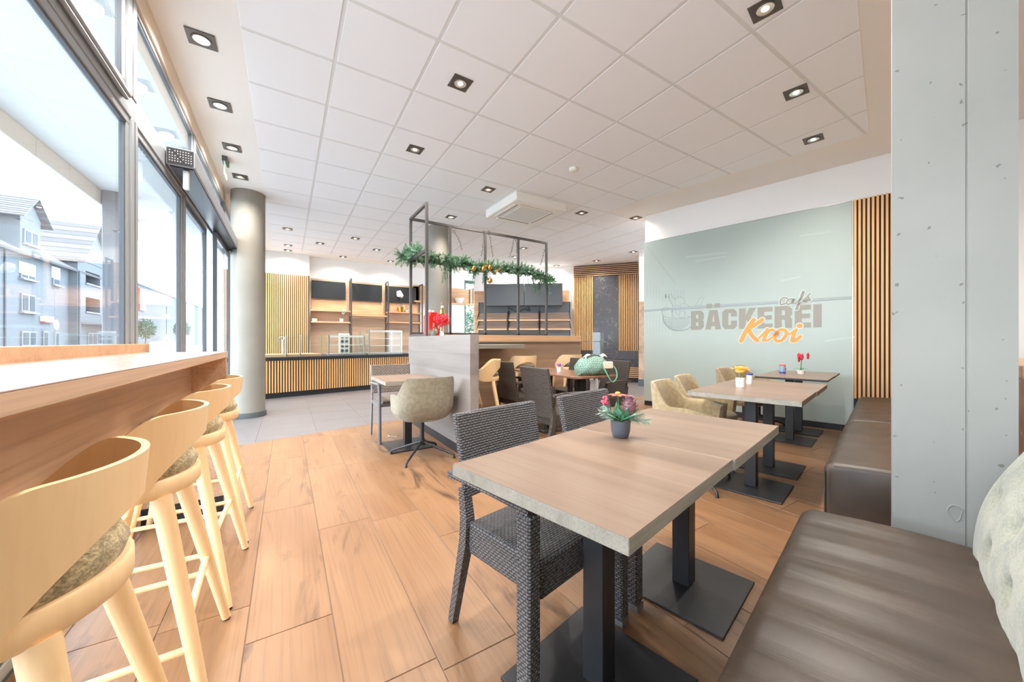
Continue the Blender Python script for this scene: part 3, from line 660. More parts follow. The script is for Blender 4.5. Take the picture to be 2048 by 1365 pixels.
def sign(name, label, u, x, ztop, disc=None, square=None):
    p = atx(u, 682, x); t = thing(name, label, 'sign', (p.x, p.y, -0.35))
    MB().cyl((0, 0, 0), (0, 0, ztop), 0.035, seg=8).build('post', 'recess', t)
    if disc: MB().cyl((0.04, 0, disc), (0.06, 0, disc), 0.32, seg=20).build('sign_disc', 'dpanel', t)
    if square: MB().box(0.03, -0.3, square - 0.3, 0.05, 0.3, square + 0.3).build('sign_plate', 'signblue', t); MB().prism([(-0.2, -0.2), (0.2, -0.2), (0, 0.2)], 0, 0.004).build('symbol', 'signw', t).matrix_local = Matrix.Translation((0.055, 0, square)) @ Matrix.Rotation(R(90), 4, 'Y') @ Matrix.Rotation(R(90), 4, 'Z')
sign('street_sign', 'round traffic sign on a post before the white house', 110, -12, 4.6, disc=2.45)
sign('crossing_sign', 'blue pedestrian crossing sign on a slim post by the hall', 333, -11, 5.2, square=1.9)
ca = atx(330, 682, -8.5); car = thing('parked_car', 'light silver car parked outside the glass door', 'car', (ca.x, ca.y, -0.35), R(90))
prof = [(-2.1, 0.35), (-2.12, 0.75), (-1.9, 0.95), (-1.35, 1.0), (-0.75, 1.42), (0.55, 1.45), (1.25, 1.05), (1.95, 0.92), (2.12, 0.7), (2.12, 0.35)]
rows = [[(x, y, z if not (z > 1.1) else z) for x, z in prof] for y in (-0.84, -0.80, 0.80, 0.84)]
cm = MB(); aa = [cm.bm.verts.new((x, -0.85 + (0.16 if z > 1.1 else 0), z)) for x, z in prof]; bb = [cm.bm.verts.new((x, 0.85 - (0.16 if z > 1.1 else 0), z)) for x, z in prof]
cm.bm.faces.new(aa); cm.bm.faces.new(bb[::-1])
for i in range(len(prof)): cm.bm.faces.new((aa[i], aa[(i + 1) % len(prof)], bb[(i + 1) % len(prof)], bb[i]))
cm.build('body', 'car', car, bevel=0.05, bseg=2, smooth=True)
for s_ in (-1, 1):
    MB().poly([(-1.2, s_ * 0.86, 1.02), (1.1, s_ * 0.86, 1.05), (0.5, s_ * 0.71, 1.39), (-0.7, s_ * 0.71, 1.37)]).build('side_window', 'carglass', car)
    for x in (-1.35, 1.35): MB().cyl((x, s_ * 0.72, 0.32), (x, s_ * 0.9, 0.32), 0.32, seg=18).build('wheel', 'tyre', car)
MB().poly([(0.62, -0.66, 1.41), (0.62, 0.66, 1.41), (1.24, 0.78, 1.08), (1.24, -0.78, 1.08)]).build('windscreen', 'carglass', car)
# garden bushes behind the far door
for k in range(3):
    blob_tree('garden_bush', ['green garden bush left behind the far glazed door', 'green garden bush middle behind the far glazed door', 'green garden bush right behind the far glazed door'][k], (4.6 + k * 1.75, 13.2 + k * 0.3, -0.1), 0.78, 1.7, 'garden')
# ================================================================== FIXED FITTINGS
ORD = ['nearest', 'second', 'third', 'fourth', 'fifth', 'sixth', 'seventh', 'eighth']
def column(x, y, r, label):
    t = thing('concrete_column', label, 'column', (x, y, 0))
    MB().lathe([(r, 0.0), (r, CEIL - 0.001)], 40).build('shaft', 'column', t, smooth=True)
    MB().lathe([(r + 0.001, 0.0), (r + 0.016, 0.0), (r + 0.016, 0.075), (r + 0.001, 0.075)], 40).build('base_ring', 'dpanel', t, smooth=True)
column(-0.485, 6.67, 0.212, 'round concrete column beside the window front, left of the sales counter')
column(2.49, 6.72, 0.20, 'round concrete column behind the black metal frame')
pil = thing('concrete_pillar', 'large square bare concrete pillar at the right between the two benches', 'pillar', W(1.99, 0.0), GA)
pil_poly = [(0, -0.012), (0, -0.186), (0.003, -0.188), (0.003, -0.191), (0, -0.193), (0, -0.294), (0.55, -0.294), (0.55, -0.012)]
MB().prism(pil_poly[::-1], 0, CEIL - 0.001).build('shaft', 'concrete', pil)
MB().tube([(-0.001, -0.165 + 0.02 * math.cos(a) * (1 if a < 3 else .6), 0.52 + 0.028 * math.sin(a)) for a in [k * 2 * math.pi / 10 for k in range(10)]] + [(-0.001, -0.145, 0.52)], 0.0022, 5).build('casting_mark', 'concrete', pil)
# partition behind the benches, seen as a sliver right of the pillar
pt = thing('bench_partition', 'low dark wood partition with oak cap right of the concrete pillar', 'partition', W(2.56, 0.40), GA)
MB().box(0, -0.08, 0, 3.5, -0.02, 0.965).build('panel', 'walnut', pt); MB().box(-0.02, -0.14, 0.965, 3.5, 0.02, 1.02).build('cap', 'oakx', pt, bevel=0.004)
for z_, lb in ((1.085, 'lower thin grey rail right of the pillar, just above the oak cap'), (1.66, 'upper thin grey rail right of the pillar')):
    tag(MB().tube([W(2.6, 1.26, z_), W(5.9, 1.26, z_)], 0.01, 8).build('wall_rail', 'alu', smooth=True), lb, 'rail')
# ---- downlights
lightdata = bpy.data.lights.new('downlight_beam', 'SPOT'); lightdata.energy = SPOT_W; lightdata.spot_size = R(150); lightdata.spot_blend = 1.0
lightdata.shadow_soft_size = 0.05; lightdata.color = (1.0, 0.95, 0.88)
dl0 = None
def downlight(x, y, label, rz=0.0, light=True):
    global dl0
    if dl0 is None:
        t = thing('downlight', label, 'downlight', (x, y, CEIL - 0.0046), rz, 'square ceiling downlights')
        MB().box(-0.084, -0.084, -0.005, 0.084, 0.084, 0.0).build('plate', 'plate', t, bevel=0.0015)
        MB().lathe([(0.060, -0.005), (0.058, -0.0105), (0.051, -0.0105), (0.050, -0.0052)], 28).build('ring', 'plate', t, smooth=True)
        MB().lathe([(0.0, -0.0060), (0.030, -0.0066), (0.050, -0.0085)], 28).build('reflector', 'refl', t, smooth=True)
        MB().lathe([(0.0, -0.0098), (0.020, -0.0092), (0.022, -0.0066)], 20).build('lamp', 'lamp', t)
        dl0 = t
    else:
        t = dup(dl0, label, (x, y, CEIL - 0.0046), rz)
        light = False                          # the copy brings its beam along
    if light:
        lo = bpy.data.objects.new('beam', lightdata); col.objects.link(lo); lo.parent = t; lo.location = (0, 0, -0.03)
    return t
for k, y in enumerate([1.69, 2.56, 3.43, 4.30, 5.17, 6.03]):
    downlight(-0.525, y, ['square downlight reflected in the window glass, out of frame overhead', 'square downlight reflected in the upper window glass near the camera', 'largest square downlight of the row along the window, nearest the camera', 'second largest square downlight of the row along the window', 'third square downlight along the window, beyond the door drive box', 'square downlight just before the round column by the window'][k])
DL = [(1.255, 2.85, 'square downlight with bright star glare in the tiles above the grey bistro table'), (1.25, 4.11, 'square downlight in the ceiling tile left of the metal frame top'),
      (2.48, 4.635, 'square downlight just left of the white air conditioner'), (2.47, 6.01, 'small square downlight behind the metal frame top beam'),
      (4.29, 4.64, 'square downlight just right of the white air conditioner'), (5.29, 4.32, 'square downlight at the top left corner of the glass board wall'),
      (0.017, 8.34, 'small square downlight left above the sales counter, next to the column'), (0.64, 9.19, 'second small square downlight above the slatted sales counter'),
      (1.25, 8.34, 'small square downlight above the middle of the sales counter'), (1.84, 9.12, 'small square downlight above the glass cake cabinet'),
      (1.25, 10.34, 'tiny square downlight close to the back wall above the left screen'), (2.43, 10.23, 'tiny square downlight close to the back wall above the right screen'),
      (0.03, 9.765, 'front one of two tiny square downlights above the slatted back panel'), (0.03, 10.30, 'rear one of two tiny square downlights above the slatted back panel'),
      (4.76, 7.14, 'tiny square downlight seen between the right posts of the metal frame'), (7.19, 7.19, 'tiny square downlight before the dark marble panel'),
      (7.24, 5.99, 'tiny square downlight beside the upper left edge of the glass board'), (5.05, 7.97, 'tiny square downlight behind the garland, left of the frame post'),
      (6.69, 8.30, 'tiny square downlight above the right end of the bread rack'), (3.07, 9.14, 'tiny square downlight beside the column behind the metal frame'),
      (5.45, 9.12, 'hidden small square downlight above the left part of the bread rack'), (6.05, 8.72, 'hidden small square downlight above the middle of the bread rack')]
DL += [(1.255, 1.59, 'added unseen square downlight above the window bar stools, out of frame overhead')]  # unseen extra fixture continuing the row, added to brighten the near area
for x, y, lb in DL: downlight(x, y, lb)
for l_, lb in ((1.78, 'added unseen square downlight over the foreground table, out of frame'), (2.86, 'largest square downlight at the top right picture edge'), (4.02, 'square downlight with greenish plate near the glass board wall'), (5.09, 'square downlight above the glass board, nearest the slatted panel')):  # first one is unseen, added to the row for more light on the right
    p = W(l_, -0.56); downlight(p.x, p.y, lb, GA)
MB().lathe([(0.0, -0.035), (0.04, -0.033), (0.055, -0.02), (0.058, 0.0)], 20).build('smoke_detector', 'acw', loc=(3.10, 3.50, CEIL - 0.0046), smooth=True)
tag(bpy.data.objects['smoke_detector'], 'small round white smoke detector in the ceiling tiles', 'detector')
ac = thing('ceiling_air_conditioner', 'square white cassette air conditioner hanging under the ceiling tiles', 'air conditioner', (3.31, 4.92, CEIL - 0.0046))
MB().box(-0.475, -0.475, -0.13, 0.475, 0.475, 0.0).build('housing', 'acw', ac, bevel=0.012)
MB().box(-0.27, -0.27, -0.142, 0.27, 0.27, -0.1302).build('grille', 'acg', ac, bevel=0.006)
for k in range(4):
    o = MB().box(-0.30, 0.33, -0.1325, 0.30, 0.345, -0.1302).build('air_slot', 'slot', ac); o.rotation_euler = (0, 0, k * math.pi / 2)
    o = MB().box(-0.31, 0.352, -0.139, 0.31, 0.40, -0.1302).build('flap', 'acw', ac, bevel=0.003); o.rotation_euler = (0, 0, k * math.pi / 2)
ex = thing('exit_sign', 'small green emergency exit sign hanging from the ceiling by the column', 'exit sign', (-0.60, 5.55, CEIL))
MB().box(-0.05, -0.10, -0.06, 0.0, 0.10, -0.0005).build('housing', 'dpanel', ex); MB().box(-0.03, -0.10, -0.22, -0.022, 0.10, -0.061).build('sign_plate', 'exitg', ex)
MB().box(-0.0215, -0.06, -0.19, -0.0205, -0.02, -0.09).box(-0.0215, 0.01, -0.16, -0.0205, 0.07, -0.12).build('pictogram', 'signw', ex)

# ---- window counter
cf, cb, ce = -0.335, -0.745, 3.075
ctr = thing('window_counter', 'long oak bar counter running along the window front', 'counter', (cf, 0.0, 0))
def cb_(x0, y0, z0, x1, y1, z1, n, m, bev=0.002): return MB().box(x0 - cf, y0, z0, x1 - cf, y1, z1).build(n, m, ctr, bevel=bev)
cb_(cb, -1.2, 1.012, cf, ce, 1.0475, 'edge_board', 'counter'); cb_(cb, -1.2, 1.0475, cf, ce, 1.050, 'worktop', 'countertop', 0.0006)
cb_(-0.53, -1.2, 0.767, -0.512, ce - 0.045, 1.0115, 'front_panel', 'counter')
cb_(cb, ce - 0.04, 0.10, cf - 0.004, ce, 1.0115, 'end_panel', 'counter'); cb_(cb, ce - 0.045, 0, cf - 0.02, ce - 0.002, 0.0995, 'plinth', 'blk')
cb_(-0.765, -1.2, 0.95, -0.7455, 3.20, 1.102, 'rear_ledge', 'oakx')
# ---- glass board wall
bd = thing('glass_board', 'huge pale green frosted glass wall board with printed bakery logo', 'wall board', W(6.10, 0), GA)
NL, NR = -2.978, -0.302
MB().box(0, -NR, 0.075, 0.025, -NL, 1.640).build('pane', 'board', bd, bevel=0.002); MB().box(0, -NR, 1.670, 0.025, -NL, 2.842).build('pane', 'board', bd, bevel=0.002)
MB().box(-0.004, -NR, 1.6402, 0.02, -NL, 1.6698).build('rail', 'rail', bd); MB().box(-0.002, -NR + 0.0, 0.075, 0.026, -NR - 0.012, 2.85).box(0.0, -NR, 2.8425, 0.026, -NL, 2.852).build('edge_profile', 'orb', bd)
TX0, TY0, TS = 1300.0, 560.0, 420 / 2048.0
def cp(x, y): n, z = onL(TX0 + x * TS, TY0 + y * TS, 6.10); return (-n, z)          # crop pixel on the board -> (local y, z)
def flat(m, pts, x=-0.0015): m.poly([(x, p[0], p[1]) for p in pts])
SX = [0]
def ribbon(m, pts, w, x=-0.0015, smooth=True, disc=True):
    P = [Vector((p[0], p[1])) for p in pts]
    if smooth and len(P) > 2: P = [Vector((q[0], q[1])) for q in curve([(p[0], p[1], 0) for p in P], 6)]
    P = [p for i, p in enumerate(P) if i == 0 or (p - P[i - 1]).length > 1e-5]; n = len(P); SX[0] += 1; x -= 0.00004 * (SX[0] % 9)
    a, b = [], []
    for i in range(n):
        d_ = (P[min(i + 1, n - 1)] - P[max(i - 1, 0)]).normalized(); n_ = Vector((-d_.y, d_.x)) * w / 2
        a.append(m.bm.verts.new((x, *(P[i] - n_)))); b.append(m.bm.verts.new((x, *(P[i] + n_))))
    for i in range(n - 1): m.bm.faces.new((a[i], a[i + 1], b[i + 1], b[i]))
    if disc:
        for i, sg in ((0, -1), (n - 1, 1)):
            d_ = (P[min(i + 1, n - 1)] - P[max(i - 1, 0)]).normalized() * sg; n_ = Vector((-d_.y, d_.x))
            mid_ = [m.bm.verts.new((x, *(P[i] + (n_ * math.cos(t) + d_ * math.sin(t)) * w / 2))) for t in (R(36), R(72), R(108), R(144))]
            m.bm.faces.new([b[i] if sg > 0 else a[i]] + mid_ + [a[i] if sg > 0 else b[i]])
Z0, Z1 = 1.297, 1.597; ZH = Z1 - Z0
LET = {'B': [[(0, 0), (.8, 0), (1, .15), (1, .44), (.9, .5), (1, .57), (1, .85), (.8, 1), (0, 1)], [(.4, .2), (.58, .2), (.58, .4), (.4, .4)], [(.4, .6), (.58, .6), (.58, .8), (.4, .8)]],
       'A': [[(0, 0), (.28, 1), (.78, 1), (1, 0), (.66, 0), (.62, .17), (.40, .17), (.36, 0)], [(.47, .40), (.60, .40), (.535, .82)]],
       'C': [[(.2, 0), (.8, 0), (1, .15), (1, .42), (.6, .42), (.6, .2), (.42, .2), (.42, .8), (.6, .8), (.6, .62), (1, .62), (1, .85), (.8, 1), (.2, 1), (0, .85), (0, .15)]],
       'K': [[(0, 0), (.4, 0), (.4, .35), (.46, .45), (.62, 0), (1, 0), (.7, .58), (1, 1), (.6, 1), (.4, .66), (.4, 1), (0, 1)]],
       'E': [[(0, 0), (1, 0), (1, .22), (.45, .22), (.45, .41), (.95, .41), (.95, .61), (.45, .61), (.45, .78), (1, .78), (1, 1), (0, 1)]],
       'R': [[(0, 0), (.42, 0), (.42, .38), (.58, .38), (.62, 0), (1, 0), (1, .4), (.9, .5), (1, .6), (1, .85), (.82, 1), (0, 1)], [(.42, .58), (.60, .58), (.60, .80), (.42, .80)]],
       'I': [[(0, 0), (1, 0), (1, 1), (0, 1)]]}
wm = MB(); hole = MB()
for ch, x0, x1 in (('B', 400, 525), ('A', 538, 692), ('C', 705, 848), ('K', 868, 1036), ('E', 1050, 1196), ('R', 1215, 1386), ('E', 1412, 1570), ('I', 1592, 1675)):
    ya, yb = cp(x0, 380)[0], cp(x1, 380)[0]
    for i, pg in enumerate(LET[ch]): flat(wm if i == 0 else hole, [(ya + (yb - ya) * px, Z0 + ZH * pz) for px, pz in pg], -0.0015 if i == 0 else -0.0022)
for x0, x1 in ((552, 605), (630, 685)): ya, yb = cp(x0, 245)[0], cp(x1, 245)[0]; flat(wm, [(ya, 1.628), (yb, 1.628), (yb, 1.695), (ya, 1.695)], -0.0045)
wm.build('lettering', 'mark', bd)['label'] = 'taupe block lettering reading BÄCKEREI'; hole.build('letter_counters', 'board', bd)
cafe = [[(1340, 178), (1300, 172), (1272, 205), (1278, 240), (1322, 228)], [(1402, 186), (1360, 186), (1334, 215), (1345, 238), (1380, 222), (1402, 190), (1390, 225), (1418, 226)],
        [(1418, 226), (1470, 185), (1500, 125), (1488, 118), (1452, 230), (1440, 282), (1424, 286), (1440, 245), (1486, 212)], [(1486, 212), (1540, 186), (1548, 168), (1524, 172), (1504, 205), (1520, 220), (1566, 192)], [(1536, 158), (1562, 132)]]
m = MB(); mo = MB()
for st in cafe: ribbon(mo, [cp(*p) for p in st], 0.040, -0.0046); ribbon(m, [cp(*p) for p in st], 0.019, -0.0052)
mo.build('lettering_outline', 'markwhite', bd); m.build('lettering', 'mark', bd)['label'] = 'taupe script lettering reading café'
kroi = [([(1012, 388), (960, 460), (925, 520), (890, 594)], 0.056), ([(1096, 385), (1040, 428), (960, 478)], 0.05), ([(955, 470), (995, 540), (1046, 592)], 0.054),
        ([(1068, 562), (1118, 512), (1144, 484)], 0.03), ([(1144, 482), (1128, 535), (1108, 590)], 0.042), ([(1122, 552), (1158, 500), (1190, 484), (1212, 492)], 0.034),
        ([(1108, 590), (1150, 588), (1200, 552)], 0.026), ([(1222, 540), (1262, 490), (1318, 490), (1330, 530), (1290, 585), (1235, 594), (1218, 560), (1240, 510)], 0.038), ([(1325, 520), (1370, 525), (1400, 500)], 0.028),
        ([(1425, 485), (1392, 560), (1386, 594), (1420, 590), (1468, 552)], 0.040), ([(1458, 446), (1462, 447)], 0.062)]
m = MB(); mo = MB()
for st, w in kroi: ribbon(mo, [cp(*p) for p in st], w + 0.026, -0.0028); ribbon(m, [cp(*p) for p in st], w, -0.0036)
mo.build('lettering_outline', 'markwhite', bd); m.build('lettering', 'orange', bd)['label'] = 'orange brush lettering reading Kroi'
# bread basket line drawing
B0, BS_ = 1300.0, 220 / 2048.0
def bp_(x, y): n, z = onL(B0 + x * BS_, 560 + y * BS_, 6.10); return (-n, z)
m = MB(); LW = 0.0045
def ln_(pts, w=LW, sm=True): ribbon(m, [bp_(*p) for p in pts], w, -0.0046, sm, False)
ln_([(245, 670), (255, 760), (310, 850), (380, 915), (480, 938), (640, 935), (740, 890), (765, 860)], 0.009)
ln_([(245, 660), (330, 700), (520, 712), (680, 706), (765, 690)], 0.007); ln_([(240, 660), (220, 590), (240, 530), (300, 512), (400, 540)]); ln_([(400, 540), (440, 490), (500, 470), (560, 500), (590, 540)])
ln_([(430, 490), (360, 350), (350, 290), (385, 262), (420, 300), (470, 370)], 0.006); ln_([(830, 520), (880, 420), (940, 335), (975, 318), (995, 350), (960, 430), (905, 540)]); ln_([(460, 440), (480, 350), (550, 315), (620, 340), (655, 400), (640, 440)])
ln_([(570, 500), (590, 440), (640, 432), (720, 480), (770, 545)]); ln_([(400, 600), (420, 560), (410, 640), (450, 690)]); ln_([(470, 560), (490, 630), (540, 640), (560, 580), (500, 540), (470, 560)]); ln_([(540, 640), (550, 690), (600, 700), (650, 660), (640, 590), (580, 580)]); ln_([(690, 640), (720, 680), (765, 690)])
rr = random.Random(3)
for k in range(9):
    y = 735 + k * 23; half = 255 - max(0, k - 3) * 30
    for j in range(16):
        x = 500 - half + (j + 0.5 * (k % 2)) * (2 * half / 16.0)
        if x < 750: ln_([(x - 10, y), (x + 10, y + 1)], 0.006, False)
m.build('basket_drawing', 'markline', bd)['label'] = 'grey line drawing of a bread basket'
# faint print: old street front at the left, clouds
m = MB(); m2 = MB()
def q_(M_, u0, v0, u1, v1, u2, v2, u3, v3): flat(M_, [(-onL(u, v, 6.10)[0], onL(u, v, 6.10)[1]) for u, v in ((u0, v0), (u1, v1), (u2, v2), (u3, v3))], -0.001)
for k in range(9):
    u = 1293 + k * 6.2; q_(m, u, 556 + k * 5, u + 2.6, 558 + k * 5, u + 2.6, 596 + k * 1.2, u, 595 + k * 1.2)
    q_(m, u, 628, u + 2.2, 628, u + 2.2, 668 - k, u, 668 - k)
q_(m, 1292, 492, 1296, 492, 1352, 566, 1348, 566)
for k in range(7): u = 1330 + k * 6; q_(m, u, 580, u + 3, 580, u + 3, 596, u, 596)
for (u, v, l_) in ((1372, 512, 80), (1390, 520, 60), (1600, 470, 60), (1560, 560, 40), (1650, 680, 60)): q_(m2, u, v, u + l_, v - 8, u + l_ + 4, v - 6, u, v + 4)
tag(m.build('faint_street_print', 'faint', bd), kind='stuff'); tag(m2.build('faint_cloud_print', 'faint2', bd), kind='stuff')
# ---- vertical slat panels
def slat_set(root, src_box, positions, mat, name='slat'):
    src = None
    for p in positions:
        if src is None: src = MB().box(*src_box).build(name, mat, root, bevel=0.0015); src.location = p
        else: inst(src, root, p)
sp = thing('slat_panel', 'tall oak slat wall panel on black beside the glass board and pillar', 'slat panel', W(6.12, -0.295), GA)
MB().box(-0.015, -0.75, 0.0, 0.008, 0.0, 2.842).build('backing', 'blk', sp)
slat_set(sp, (-0.033, -0.011, 0.42, 0, 0.011, 2.845), [(-0.0155, -0.022 - k * 0.0385, 0) for k in range(19)], 'slat')
sb = thing('slat_panel', 'oak slat wall panel on the back wall left of the screens', 'slat panel', (-0.775, 10.595, 0))
MB().box(0.0, -0.02, 0.0, 1.27, 0, 2.775).build('backing', 'blk', sb)
slat_set(sb, (-0.0125, -0.026, 0.80, 0.0125, 0, 2.775), [(0.02 + k * 0.043, -0.0205, 0) for k in range(29)], 'slat'); MB().box(1.24, -0.07, 0, 1.27, -0.0205, 2.78).build('end_post', 'frame', sb)
# alcove: slats, marble, crown, bench
al = thing('alcove_panelling', 'far alcove wall with dark marble between oak slats and slatted crown', 'wall panelling', (SW.a.x, SW.a.y, 0), SW.ang)
s0 = SW.at(1148)[0]; s1 = SW.at(1187)[0]; s2 = SW.at(1237)[0]; s3 = SW.at(1280)[0]
zc0, zc1 = 2.98, 3.31; ztop = 2.98
MB().box(s0, -0.03, 0.3, s3, -0.001, zc1).build('backing', 'blk', al)
MB().box(s1, -0.06, 0.0, s2, -0.0305, ztop).build('marble_slab', 'marble', al)
for a, b in ((s0, s1), (s2, s3)):
    n = int((b - a) / 0.045)
    slat_set(al, (-0.012, -0.04, 0.85, 0.012, 0, ztop), [(a + (k + 0.5) * (b - a) / n, -0.0305, 0) for k in range(n)], 'slat')
slat_set(al, (0, -0.06, -0.011, s3 - s0, 0, 0.011), [(s0, -0.0305, zc0 + 0.025 + k * 0.052) for k in range(6)], 'slatx', 'crown_slat')
MB().box(s2 - 0.25, -0.40, 0.62, s3, -0.0305, 0.85).build('bench_top', 'marble', al); MB().box(s2 - 0.25, -0.38, 0.40, s3, -0.0305, 0.619).build('bench_back', 'marble', al)
slat_set(al, (0, -0.03, -0.013, s3 - s2 + 0.25, 0, 0.013), [(s2 - 0.25, -0.365, 0.14 + k * 0.05) for k in range(6)], 'slatx', 'bench_slat'); MB().box(s2 - 0.25, -0.36, 0.0, s3, -0.0305, 0.40).build('bench_body', 'blk', al)

# ---- bread rack wall
ow = thing('oven_wall_cladding', 'oak wall cladding behind the bread rack', 'wall cladding', (OW.a.x, OW.a.y, 0), OW.ang)
MB().box(0.02, -0.04, 0, OW.len, -0.001, 2.62).build('cladding', 'oakx', ow)
br = thing('bread_rack', 'dark bread rack with slanted wooden shelves under dark hood panels', 'bread rack', (OW.a.x, OW.a.y, 0), OW.ang)
a0 = OW.at(957, off=0.1)[0]; a1 = OW.at(1141, off=0.1)[0]; b0 = OW.at(973, off=0.35)[0]; b1 = OW.at(1125, off=0.35)[0]
hz1 = OW.at(1050, 567, 0.35)[1]; hz0 = OW.at(1050, 611, 0.35)[1]; rz1 = OW.at(1050, 608, .1)[1] + .06
MB().box(a0, -0.10, 0.9, a1, -0.042, rz1).build('back_board', 'dpanel', br)
mid = (b0 + b1) / 2
for x0, x1 in ((b0, mid - 0.006), (mid + 0.006, b1)): MB().box(x0, -0.36, hz0, x1, -0.101, hz1).build('hood_panel', 'dpanel', br, bevel=0.004)
for row, zz in enumerate((OW.at(1050, 641, .45)[1], OW.at(1050, 659, .45)[1])):
    w3 = (a1 - a0) / 3
    for c in range(3):
        x0 = a0 + c * w3 + 0.02; x1 = x0 + w3 - 0.04
        MB().box(x0, -0.475, zz - 0.012, x1, -0.455, zz + 0.03).build('front_rail', 'oakx', br)
        for k in range(6):
            y = -0.45 + k * 0.062; z = zz + 0.01 + k * 0.042
            MB().box(x0 + 0.012, y, z, x1 - 0.012, y + 0.04, z + 0.014).build('rack_slat', 'shelfback', br)
        MB().bar((x0, -0.48, zz), (x0, -0.10, zz + 0.28), 0.02).bar((x1, -0.48, zz), (x1, -0.10, zz + 0.28), 0.02).build('bracket', 'black', br)
for c in range(4): MB().tube([(a0 + c * (a1 - a0) / 3 + (-.012 if c == 3 else .012 if c == 0 else 0), -0.112, 1.2), (a0 + c * (a1 - a0) / 3 + (-.012 if c == 3 else .012 if c == 0 else 0), -0.112, rz1)], 0.008, 6).build('support_rail', 'black', br)
MB().tube(curve([(mid - 0.5, -0.12, hz0 - 0.02), (mid - 0.2, -0.13, hz0 - 0.16), (mid, -0.13, hz0 - 0.08), (mid + 0.15, -0.13, hz0 - 0.14), (mid + 0.12, -0.13, hz0 - 0.02)]), 0.01, 6).build('cable', 'black', br)
wk = thing('back_worktop', 'low pale worktop with small equipment under the bread rack', 'worktop', (OW.a.x, OW.a.y, 0), OW.ang)
MB().box(a0, -0.75, 0, a1, -0.11, 1.05).build('cabinet', 'oakx', wk); MB().box(a0 - 0.02, -0.78, 1.051, a1 + 0.02, -0.11, 1.09).build('top', 'ceram', wk)

# ---- back wall shelving with screens
bays_px = [(621, 698), (699, 770), (771, 837)]
xs = [(aty(a, 600, 10.79).x, aty(b, 600, 10.79).x) for a, b in bays_px]
SHELF = [[(620, 0.0), (643, 0.0)], [(630, 0.0)], [(624, 0.0), (644, 0.0)]]
lbl = ['left', 'middle', 'right']
for i, (x0, x1) in enumerate(xs):
    u = thing('wall_shelf_unit', lbl[i] + ' oak wall shelf bay on the back wall behind the sales counter', 'shelf', (x0, 10.80, 0))
    w = x1 - x0
    MB().box(0, -0.03, 0.80, w, -0.001, 2.76).build('back_panel', 'shelfback', u)
    MB().box(0.02, -0.05, 1.92 if i != 1 else 1.86, w - 0.05, -0.0305, 2.20).build('upper_board', 'oakx', u)
    for v, _ in SHELF[i]:
        z = aty((bays_px[i][0] + bays_px[i][1]) / 2, v, 10.5)[2]
        MB().box(0.0, -0.30, z - 0.035, w + 0.0, -0.0505, z).build('shelf_board', 'oakx', u, bevel=0.002)
    f = MB()
    f.box(w + 0.002, -0.34, 0.8, w + 0.032, -0.31, 2.80).box(w + 0.002, -0.06, 0.8, w + 0.032, -0.032, 2.80).box(w + 0.002, -0.31, 2.77, w + 0.032, -0.06, 2.80)
    f.build('ladder_frame', 'frame', u)
    s = thing('menu_screen', lbl[i] + ' black menu screen above the back wall shelves', 'screen', (x0, 10.74, 2.24))
    MB().box(0.02, -0.035, 0, w - 0.10, 0.0, 0.46).build('casing', 'blk', s); MB().box(0.03, -0.037, 0.01, w - 0.11, -0.0351, 0.45).build('display', 'screen', s)
bnd = thing('high_shelf', 'high oak board shelf along the back wall behind the columns', 'shelf', (3.22, 10.80, 2.28))
MB().box(0, -0.03, 0, 0.55, -0.001, 0.52).build('back_board', 'oakx', bnd); MB().box(0, -0.25, 0, 0.55, -0.0305, 0.035).build('shelf_board', 'oakx', bnd)
bnd2 = thing('high_shelf', 'high oak board shelf right of the column carrying a white bowl', 'shelf', (4.2, 10.80, 2.28))
MB().box(0, -0.03, 0, 1.35, -0.001, 0.52).build('back_board', 'oakx', bnd2); MB().box(0, -0.28, 0, 1.0, -0.0305, 0.035).build('shelf_board', 'oakx', bnd2)
MB().box(0.86, -0.29, 0.0352, 0.885, -0.265, 0.5).box(0.86, -0.055, 0.0352, 0.885, -0.031, 0.5).box(0.86, -0.29, 0.5, 0.885, -0.031, 0.525).build('ladder_frame', 'frame', bnd2)
def lathe_thing(name, prof, mat, label, cat, loc, seg=18):
    return tag(MB().lathe(prof, seg).build(name, mat, loc=loc, smooth=True), label, cat)
p = aty(919, 603, 10.6); lathe_thing('bowl', [(0, 0), (0.09, 0), (0.15, 0.16), (0.145, 0.16), (0.08, 0.015), (0, 0.015)], 'ceram', 'white bowl on the high oak shelf', 'bowl', (p.x, 10.62, 2.3155))
